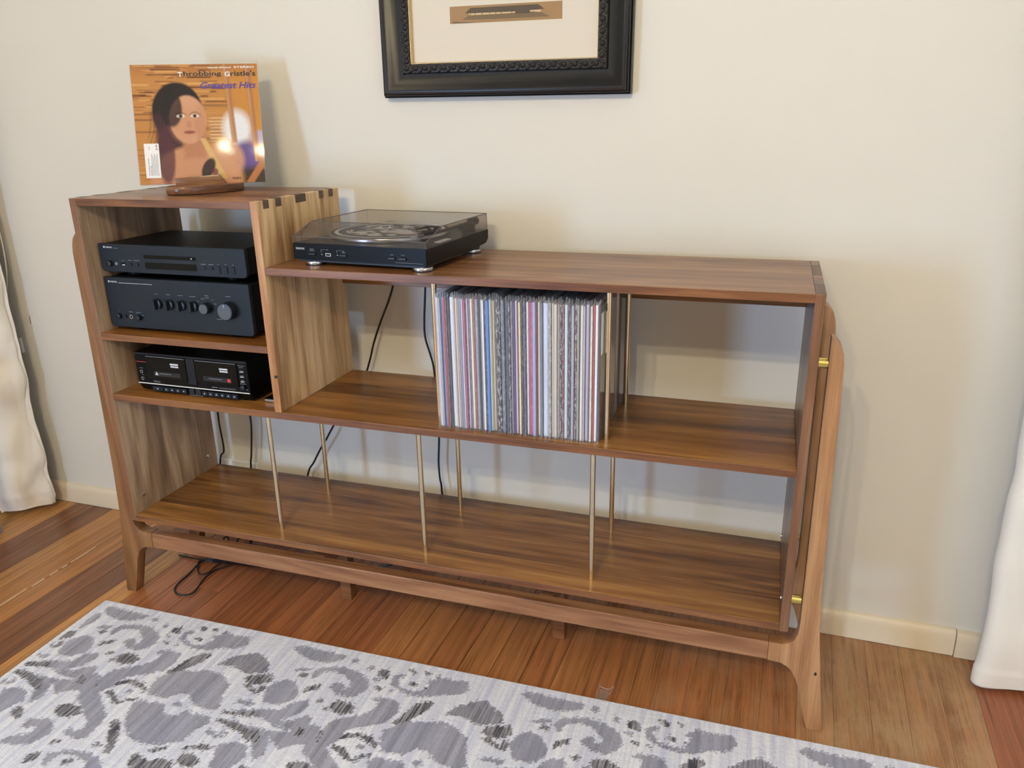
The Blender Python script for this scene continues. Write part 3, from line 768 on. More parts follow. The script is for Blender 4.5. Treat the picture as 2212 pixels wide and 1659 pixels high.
# ------------------------------------------------------------------ record on its stand
def paint_cover(N):
    s, t = np.meshgrid((np.arange(N)+.5)/N, (np.arange(N)+.5)/N)      # s right, t down
    rng = np.random.RandomState(5)
    def C(r, g, b): return np.array(lin(r, g, b)[:3])
    img = np.empty((N, N, 3)); 
    img[:] = C(208, 142, 66)
    def put(mask, col, a=1.0):
        m = (np.clip(mask, 0, 1)*a)[..., None]; img[:] = img*(1-m)+np.asarray(col)*m
    soft = lambda d, w: np.clip(.5-d/w, 0, 1)
    put(np.clip((s-.62)/.3, 0, 1)*np.ones_like(t), C(224, 150, 40), .8)
    put(np.clip(.12-t, 0, 1)*5, C(150, 84, 48), .7)
    # slatted blind behind: short dark dashes
    for k in range(150):
        y = rng.rand()**1.2*.98; x = rng.rand()*.72; w = .02+rng.rand()*.13; h = .0025+rng.rand()*.006
        d = np.maximum(np.abs(s-x)-w, (np.abs(t-y-.01*(s-x))-h)*6)
        put(soft(d, .02), C(*[(120, 66, 34), (232, 176, 96), (90, 48, 40), (222, 160, 80)][k % 4]), .55 if y > .35 else .8)
    # bright opening and its purple foot on the right
    put(soft(np.hypot((s-.80)/.11, (t-.54)/.15)-1, .5), C(250, 250, 252), 1)
    for k in range(7):
        y = .45+k*.028
        put(soft(np.maximum(np.abs(s-.66)-.07, (np.abs(t-y)-.003)*6), .03), C(250, 236, 190), .8)
    put(soft(np.hypot((s-.86)/.12, (t-.78)/.13)-1, .5), C(96, 72, 160), .95)
    put(soft(np.hypot((s-.97)/.07, (t-.62)/.06)-1, .5), C(196, 190, 226), .9)
    put(soft(np.maximum(np.abs(s-.93)-.11, np.abs(t-.97)-.10), .06), C(58, 48, 46), .95)
    for x0, x1, yb in ((.745, .79, .66), (.915, .955, .82)):
        xx = x0+(x1-x0)*t
        put(soft(np.maximum(np.abs(s-xx)-.022, t-yb), .012), C(190, 128, 78), .95)
        put(soft(np.maximum(np.abs(s-xx+.01)-.007, t-yb), .012), C(222, 166, 112), .8)
    put(soft(np.abs((s-.92)*.82+(t-.93)*.55)-.026, .012)*(t > .68), C(206, 130, 70), .95)
    # generic figure: hair mass, head, neck, shoulders
    hair = soft(np.hypot((s-.345)/.20, (t-.40)/.25)-1, .08)
    put(hair, C(44, 34, 34), 1)
    put(soft(np.maximum(np.abs(s-.275-.05*(t-.6))-.105*np.clip(1.25-.35*t, 0, 2), np.abs(t-.68)-.27), .05), C(78, 46, 52), .95)
    st_ = np.sin((s*1.0+.18*t)*210+6*np.sin(t*9))*.5+.5
    hm = soft(np.maximum(np.hypot((s-.31)/.21, (t-.60)/.42)-1, s-.47), .1)
    put(hm*st_*1.0, C(26, 18, 20), .35)
    put(soft(np.hypot((s-.45)/.36, (t-.98)/.30)-1, .12)*(t > .60), C(218, 154, 110), 1)
    put(soft(np.maximum(np.abs(s-.455)-.085, np.abs(t-.68)-.10), .05), C(200, 136, 96), 1)
    put(soft(np.hypot((s-.70)/.14, (t-.80)/.16)-1, .3), C(226, 164, 118), .9)
    put(soft(np.hypot((s-.735)/.035, (t-.73)/.03)-1, .9), C(250, 226, 196), .7)
    put(soft(np.hypot((s-.42)/.145, (t-.46)/.20)-1, .10), C(226, 168, 126), 1)
    put(soft(np.hypot((s-.385)/.10, (t-.50)/.13)-1, .8), C(214, 150, 106), .6)
    put(soft(np.hypot((s-.29)/.09, (t-.36)/.16)-1, .2), C(40, 32, 34), .9)
    put(soft(np.hypot((s-.52)/.05, (t-.52)/.17)-1, .7), C(196, 132, 92), .5)
    for ex in (.365, .475):
        put(soft(np.hypot((s-ex)/.034, (t-.430)/.014)-1, .3), C(240, 226, 214), .9)
        put(soft(np.hypot((s-ex)/.014, (t-.430)/.014)-1, .3), C(60, 44, 40), 1)
        put(soft(np.abs(t-.398-1.6*(s-ex)**2*8)-.005+np.clip(np.abs(s-ex)-.045, 0, 1)*2, .01), C(70, 44, 38), .55)
    put(soft(np.hypot((s-.425)/.02, (t-.50)/.03)-1, .8), C(196, 128, 94), .6)
    put(soft(np.hypot((s-.425)/.045, (t-.565)/.014)-1, .4), C(164, 74, 66), .9)
    put(soft(np.hypot((s-.225)/.07, (t-.76)/.24)-1, .3), C(92, 50, 60), .85)
    # pale yellow strap and dark feather at the neckline
    put(soft(np.abs((s-.60)-.42*(t-.80))-.022-.02*(t-.62), .012)*(t > .62)*(t < .96), C(232, 190, 112), .95)
    put(soft(np.hypot(((s-.55)+.35*(t-.87))/.05, (t-.87)/.085)-1, .25), C(48, 40, 38), .95)
    put(soft(np.hypot((s-.60)/.025, (t-.90)/.03)-1, .4), C(120, 40, 60), .8)
    grain = rng.rand(N, N, 1)*.10+.95
    lum = img.mean(-1, keepdims=True)
    return np.clip((lum+(img-lum)*.92)*.80, 0, 1)*grain

def record_display():
    yaw = math.atan2(.1404, .2942)
    # stand
    t = thing('record_stand', 'small dark walnut stand holding an album upright on the tower', 'stand', (.262, .196, ZT), math.radians(60))
    out = []
    for k in range(40):
        a = 2*math.pi*k/40
        e = 2.6
        ca, sa = math.cos(a), math.sin(a)
        out.append((.099*math.copysign(abs(ca)**(2/e), ca), .058*math.copysign(abs(sa)**(2/e), sa)))
    MB().prism(out, 'z', .0015, .0205, .0025).build('base', M['stand'], t, True)
    MB().prism([(x*.9, y*.9) for x, y in out], 'z', 0, .002).build('base_pad', M['cable'], t)
    # front lip that holds the sleeve, parallel to it
    cx, cy = .2380+.43*.012, .2200-.90*.012
    l = MB()
    l.prism([(-.066, .019), (-.068, .036), (.046, .044), (.060, .024), (.060, .019)], 'y', -.020, -.008, .001)
    lip = l.build('front_lip', M['stand'], t, True)
    d = Vector((.238-.262, .220-.196)); r58 = math.radians(60)
    lip.location = (d.x*math.cos(r58)+d.y*math.sin(r58), -d.x*math.sin(r58)+d.y*math.cos(r58), 0)
    lip.rotation_euler = (0, 0, yaw-r58)
    b2 = MB().prism([(-.045, .019), (-.045, .046), (.045, .046), (.045, .019)], 'y', .012, .022, .001).build('back_rest', M['stand'], t, True)
    b2.location = lip.location; b2.rotation_euler = lip.rotation_euler
    # the album: local x right, z up, front -y, leaning back
    S = .3225; h = .3070
    c = thing('album_cover', 'orange printed album in a clear sleeve propped on the walnut stand', 'album', (.2380, .2200, ZT+.0206), rot=(math.radians(-13.0), 0, yaw))
    MB().box(-S/2, S/2, .0004, .0044, 0, h, .0005).build('card', M['white'], c)
    N = 170
    me = bpy.data.meshes.new('front_print')
    gx = np.linspace(-S/2, S/2, N); gz = np.linspace(h, 0, N)
    X, Z = np.meshgrid(gx, gz)
    co = np.stack([X, np.full_like(X, -.0001), Z], -1).reshape(-1, 3)
    idx = np.arange(N*N).reshape(N, N)
    q = np.stack([idx[1:, :-1], idx[1:, 1:], idx[:-1, 1:], idx[:-1, :-1]], -1).reshape(-1, 4)
    me.from_pydata(co.tolist(), [], q.tolist()); me.update()
    at = me.color_attributes.new('ink', 'FLOAT_COLOR', 'POINT')
    img = paint_cover(N)
    rgba = np.concatenate([img.reshape(-1, 3), np.ones((N*N, 1))], 1).astype(np.float32)
    at.data.foreach_set('color', rgba.ravel())
    me.materials.append(M['cover'])
    o = bpy.data.objects.new('front_print', me); COL.objects.link(o); o.parent = c
    U = lambda u: -S/2+u*S
    V = lambda v: h*(1-v)
    pk = -.0006
    lettering('visual sound', U(.605), pk, V(.036), .060, M['sticker'], c, .0042)
    lettering('STEREO', U(.815), pk, V(.036), .052, M['sticker'], c, .0052)
    lettering('T', U(.368), pk, V(.104), .012, M['sticker'], c, .0125)
    lettering('hrobbing', U(.414), pk, V(.108), .096, M['ink_black'], c, .0150)
    lettering('G', U(.738), pk, V(.104), .013, M['sticker'], c, .0125)
    lettering("ristle's", U(.785), pk, V(.102), .064, M['ink_black'], c, .0140)
    lettering('Greatest Hits', U(.540), pk, V(.205), .142, M['purple'], c, .0170, .25)
    lettering('PAIN', U(.735), pk, V(.972), .022, M['ink_black'], c, .0060, .2)
    st = MB().box(U(.055), U(.172), -.0012, -.0006, V(.945), V(.655), .0002, 1).build('price_sticker', M['sticker'], c)
    lettering('Throbbing Gristle', U(.088), -.0014, V(.925), .045, M['ink_black'], st, .0030, up=True)
    lettering('Greatest Hits', U(.103), -.0014, V(.925), .026, M['ink_black'], st, .0026, up=True)
    for k in range(5):
        MB().box(U(.108+k*.011), U(.108+k*.011)+.0010, -.0014, -.0011, V(.925), V(.74+.02*(k % 2))).build('small_print', M['print_dim'], st)
    lettering('LP', U(.100), -.0014, V(.705), .008, M['print_dim'], st, .0030, up=True)
    lettering('$ 60', U(.160), -.0014, V(.71), .014, M['ink_black'], st, .0042, up=True)
    b = MB().box(-S/2-.004, S/2+.0035, -.0019, .0062, -.001, h+.011, .0008, 1)
    b.build('outer_sleeve', M['sleeve_cover'], c)
record_display()

# ------------------------------------------------------------------ the row of records
ONES = 'zero first second third fourth fifth sixth seventh eighth ninth tenth eleventh twelfth thirteenth fourteenth fifteenth sixteenth seventeenth eighteenth nineteenth'.split()
TENS = {20: 'twent', 30: 'thirt', 40: 'fort', 50: 'fift', 60: 'sixt', 70: 'sevent'}
CARD = 'zero first second third fourth fifth sixth seventh eighth ninth'.split()
def ordinal(n):
    if n < 20: return ONES[n]
    d = n//10*10
    return TENS[d]+('ieth' if n % 10 == 0 else 'y-'+CARD[n % 10])
REC = [  # relative width, spine colour, printed speckle, colour words
 (30, (206, 206, 218), 0, 'pale lavender'), (38, (216, 216, 222), .1, 'grey white'), (34, (178, 186, 208), .5, 'white-lettered grey'), (32, (30, 62, 128), 0, 'deep blue'), (30, (132, 142, 190), 0, 'light blue'),
 (46, (176, 58, 62), 0, 'bright red'), (30, (104, 84, 98), .2, 'dull mauve'), (44, (40, 38, 48), .1, 'charcoal'), (84, (222, 230, 242), .15, 'wide bluish white'), (32, (188, 168, 166), .3, 'pinkish grey'),
 (42, (226, 204, 182), 0, 'cream peach'), (42, (150, 148, 158), .3, 'mid grey'), (50, (128, 136, 158), 0, 'blue grey'), (22, (232, 230, 240), 0, 'thin white'), (40, (182, 92, 136), 0, 'magenta pink'), (30, (72, 16, 32), .25, 'dark maroon'), (28, (226, 196, 208), .2, 'pinkish white'),
 (44, (92, 104, 142), .2, 'slate blue'), (46, (238, 228, 204), 0, 'cream white'), (46, (150, 78, 62), .2, 'rust brown'), (60, (136, 140, 160), .35, 'worn grey'), (40, (36, 40, 46), 0, 'dark charcoal'), (40, (150, 152, 156), .2, 'plain grey'), (42, (238, 238, 236), 0, 'clean white'),
 (42, (38, 42, 56), .45, 'charcoal white-lettered'), (60, (58, 118, 206), 0, 'bright blue'), (34, (204, 222, 236), 0, 'ice blue'), (26, (176, 162, 78), .2, 'olive yellow'), (38, (214, 200, 170), .5, 'speckled cream'), (42, (92, 82, 76), .2, 'brown grey'),
 (48, (34, 32, 36), .75, 'black speckled'), (42, (16, 16, 20), .6, 'black and white'), (70, (88, 100, 124), .3, 'slate grey'), (76, (42, 52, 66), .1, 'dark slate'), (40, (52, 58, 84), .6, 'dark white-lettered'), (46, (124, 112, 126), .2, 'mauve grey'), (40, (84, 70, 124), 0, 'purple'), (48, (206, 198, 222), .2, 'lavender white'),
 (22, (132, 58, 50), 0, 'red brown'), (44, (236, 224, 178), .3, 'cream yellow'), (46, (30, 36, 36), .2, 'green black'), (56, (44, 58, 92), .2, 'navy blue'), (42, (240, 240, 242), .25, 'white black-lettered'), (46, (196, 78, 98), 0, 'pink red'), (40, (166, 98, 160), .4, 'magenta lavender'), (62, (166, 162, 206), .1, 'soft lavender'),
 (28, (124, 62, 58), 0, 'dark red'), (46, (226, 214, 184), 0, 'pale cream'), (58, (88, 100, 124), .1, 'steel grey'), (94, (204, 216, 238), .1, 'wide pale blue'), (68, (140, 140, 148), .7, 'grey speckled'), (46, (200, 192, 160), .2, 'olive cream'), (58, (206, 198, 188), .2, 'warm grey'), (52, (150, 138, 132), .4, 'taupe'),
 (48, (32, 34, 44), .6, 'black pepper-speckled'), (36, (138, 52, 34), .45, 'red and gold speckled'), (60, (204, 220, 232), 0, 'pale ice'), (72, (14, 16, 18), .3, 'black gold-lettered'), (56, (164, 154, 172), .3, 'lavender grey'), (48, (74, 70, 82), .7, 'dark patterned'), (50, (152, 146, 130), .2, 'beige grey'),
 (16, (20, 18, 22), 0, 'thin black'), (50, (224, 222, 226), .2, 'off-white'), (44, (176, 162, 164), .2, 'pink grey'), (62, (184, 182, 218), .05, 'lilac'), (24, (86, 84, 84), 0, 'thin dark grey'), (44, (230, 224, 206), .45, 'cream speckled'), (36, (190, 64, 70), 0, 'coral red'), (54, (240, 240, 246), 0, 'bright white'), (58, (44, 58, 82), .3, 'navy slate')]
def records():
    x = .9795; xe = 1.3630
    tot = sum(r[0] for r in REC); k = (xe-x)/tot
    rnd = random.Random(11)
    for i, (w, col, sp, words) in enumerate(REC):
        wd = w*k; n = i+1
        last = n == len(REC)
        lab = f'{words} spine, {ordinal(n)} from the left in the row of records'
        if last: lab = 'record at the right end of the row, glossy dark side and white flap showing'
        yo = .022+rnd.uniform(-.002, .005)
        r = thing('vinyl_record', lab, 'record', (x+wd/2, yo, ZM), 0, 'records standing in the middle bay')
        hh = .3135+rnd.uniform(-.001, .002); g = min(.0004, wd*.08)
        j = MB().box(-wd/2+g, wd/2-g, .003, .316, .0022, hh, min(.0008, wd*.2), 1).build('jacket', M['jacket'], r)
        if last: j.data.materials.clear(); j.data.materials.append(M['record_gloss'])
        j.color = lin(*col)[:3]+(sp,)
        # clear outer sleeve: folded front edge, sides, an open flap above
        top = .322+rnd.uniform(-.003, .005); e = wd/2-.0001
        b = MB()
        fx = rnd.uniform(-.25, .25)*wd
        prof = [(-e, .330), (-e, .003), (-e*.55, .0004), (e*.55, .0004), (e, .003), (e, .330)]
        lo = [b.bm.verts.new((px, py+(rnd.uniform(-.0015, .001) if 0 < q < 5 else 0), .0006)) for q, (px, py) in enumerate(prof)]
        mid = [b.bm.verts.new((px, py, hh)) for px, py in prof]
        hi = [b.bm.verts.new((px*.6+fx, py+(.0015 if 0 < q < 5 else 0), top+(.004 if q in (2, 3) else 0))) for q, (px, py) in enumerate(prof)]
        for A, B in ((lo, mid), (mid, hi)):
            for q in range(5): b.bm.faces.new((A[q], A[q+1], B[q+1], B[q]))
        b.build('outer_sleeve', M['sleeve'], r)
        # creased bottom corner of the sleeve
        c = MB(); hgt = rnd.uniform(.005, .012)
        v = [c.bm.verts.new(p) for p in ((-e, .002, .0005), (e*.4, -.006-rnd.uniform(0, .005), .0006), (e, .002, .0006), (0, .0005, hgt))]
        c.bm.faces.new((v[0], v[1], v[3])); c.bm.faces.new((v[1], v[2], v[3])); c.bm.faces.new((v[0], v[2], v[1]))
        c.build('sleeve_corner', M['sleeve'], r)
        if last:
            MB().box(wd/2+.0001, wd/2+.0006, .004, .044, .205, .298).build('white_flap', M['sticker'], r)
        x += wd
records()

# ------------------------------------------------------------------ framed picture
def picture():
    x0, x1, zb = .6925, 1.3430, 1.4045
    t = thing('framed_picture', 'black framed drawing with a carved inner border hanging above the console', 'picture', ((x0+x1)/2, wy(1.018), zb), 0)
    t.rotation_euler = (0, math.radians(.45), WA)
    w = (x1-x0)/2; H = .565; 
    def ring(prof, name, mat, smooth=True):
        """prof: (inset from the outer edge, depth from the wall); swept round the four mitred corners"""
        b = MB(); R = []
        for i, d in prof:
            R.append([b.bm.verts.new(p) for p in ((-w+i, -d, i), (w-i, -d, i), (w-i, -d, H-i), (-w+i, -d, H-i))])
        n = len(prof)
        for k in range(n-1):
            for q in range(4):
                b.bm.faces.new((R[k][q], R[k][(q+1) % 4], R[k+1][(q+1) % 4], R[k+1][q]))
        bmesh.ops.recalc_face_normals(b.bm, faces=b.bm.faces)
        for f in b.bm.faces:
            pass
        return b.build(name, mat, t, smooth)
    ring([(0, .001), (0, .024), (.002, .026), (.0035, .024), (.004, .036), (.006, .039), (.009, .040)], 'outer_edge', M['frame_black'])
    ring([(.009, .040), (.0105, .041), (.012, .0395)], 'raised_bead', M['frame_brown'])
    ring([(.012, .0395), (.015, .040), (.020, .0375), (.030, .030), (.040, .025), (.050, .0225), (.0555, .022), (.0560, .016)], 'hollow_moulding', M['frame_black'])
    i0, i1 = .0575, .0810
    ring([(.0560, .016), (i0, .016), (i0, .026), (.0600, .029), (.070, .031), (.0790, .030), (i1, .027)], 'carved_border', M['carved'])
    # carved scrolls on the inner border
    b = MB(); ic = (i0+i1)/2
    def scroll(cx, cz, ang, k):
        R = Matrix.Rotation(ang, 3, 'Y')
        def P(u, v, d): 
            q = R @ Vector((u, 0, v)); return (cx+q.x, -.0305-d, cz+q.z)
        b.ball(P(0, .001, .0005), .0075, .0042, .0070, 2)
        b.ball(P(-.0005, .001, .0035), .0035, .0030, .0032, 1)
        b.ball(P(.0135, .0045 if k % 2 else -.0045, 0), .0095, .0038, .0036, 2, Matrix.Rotation(ang+(.55 if k % 2 else -.55), 3, 'Y'))
        b.ball(P(.0140, -.0050 if k % 2 else .0050, 0), .0080, .0030, .0030, 2, Matrix.Rotation(ang+(-.8 if k % 2 else .8), 3, 'Y'))
    k = 0
    u = -w+ic
    while u < w-ic:
        for z, a in ((ic, 0), (H-ic, math.pi)): scroll(u, z, a, k)
        u += .0262; k += 1
    z = ic+.018
    while z < H-ic-.01:
        for xx, a in ((-w+ic, math.pi/2), (w-ic, -math.pi/2)): scroll(xx, z, a, k)
        z += .0262; k += 1
    o = b.build('carved_scrolls', M['carved'], t, True); o['kind'] = 'stuff'
    ring([(i1, .027), (.0815, .0268), (.0828, .0210), (.0834, .0205), (.0842, .0130)], 'gilt_slip', M['gilt'])
    i = .0840
    MB().box(-w+i-.003, w-i+.003, -.0130, -.0100, i-.003, H-i+.003).build('mat_board', M['mat'], t)
    MB().box(-w+.01, w-.01, -.0099, -.0015, .01, H-.01).build('back_board', M['paper_tan'], t)
    # the drawing: a long low pavilion, ink on tan paper
    sx0, sw, sz1, sh = -.1375, .2900, .2105, .0390
    s = MB().box(sx0, sx0+sw, -.0134, -.0128, sz1-sh, sz1).build('drawing_sheet', M['paper_tan'], t)
    def PX(px, py):
        u = (px-185)/1880
        yt = 100-(px-185)*.0505; yb = 388-(px-185)*.048
        return (sx0+u*sw, sz1-sh*(py-yt)/(yb-yt))
    def ink(pts, m, k, name): MB().prism([PX(*p) for p in pts], 'y', -.0136-k*.0001, -.0134).build(name, M[m], s)
    ink([(400, 318), (500, 250), (1740, 195), (1875, 260), (1500, 275), (900, 305)], 'ink_mid', 0, 'drawn_ground')
    ink([(500, 210), (1720, 150), (1725, 190), (500, 240)], 'ink_light', 1, 'drawn_wall')
    ink([(455, 205), (545, 120), (1680, 60), (1775, 135), (1300, 178), (500, 210)], 'ink', 2, 'drawn_roof')
    ink([(500, 250), (1300, 200), (1545, 180), (1740, 188), (1740, 215), (520, 272)], 'ink_mid', 3, 'drawn_fence')
    ink([(1300, 165), (1540, 152), (1545, 205), (1300, 215)], 'ink', 4, 'drawn_doorway')
    for px in (500, 535, 620, 740, 870, 970, 1060, 1240, 1600, 1720, 1772):
        ink([(px, 175), (px+9, 175), (px+9, 245-(px-500)*.05), (px, 245-(px-500)*.05)], 'ink', 5, 'drawn_post')
    ink([(225, 345), (600, 360), (560, 372), (230, 378)], 'ink_mid', 0, 'drawn_shadow')
    ink([(235, 150), (350, 143), (350, 146), (235, 153)], 'ink_mid', 0, 'drawn_note')
    MB().box(-w+i-.002, w-i+.002, -.0165, -.0155, i-.002, H-i+.002).build('glass', M['glass'], t)
picture()

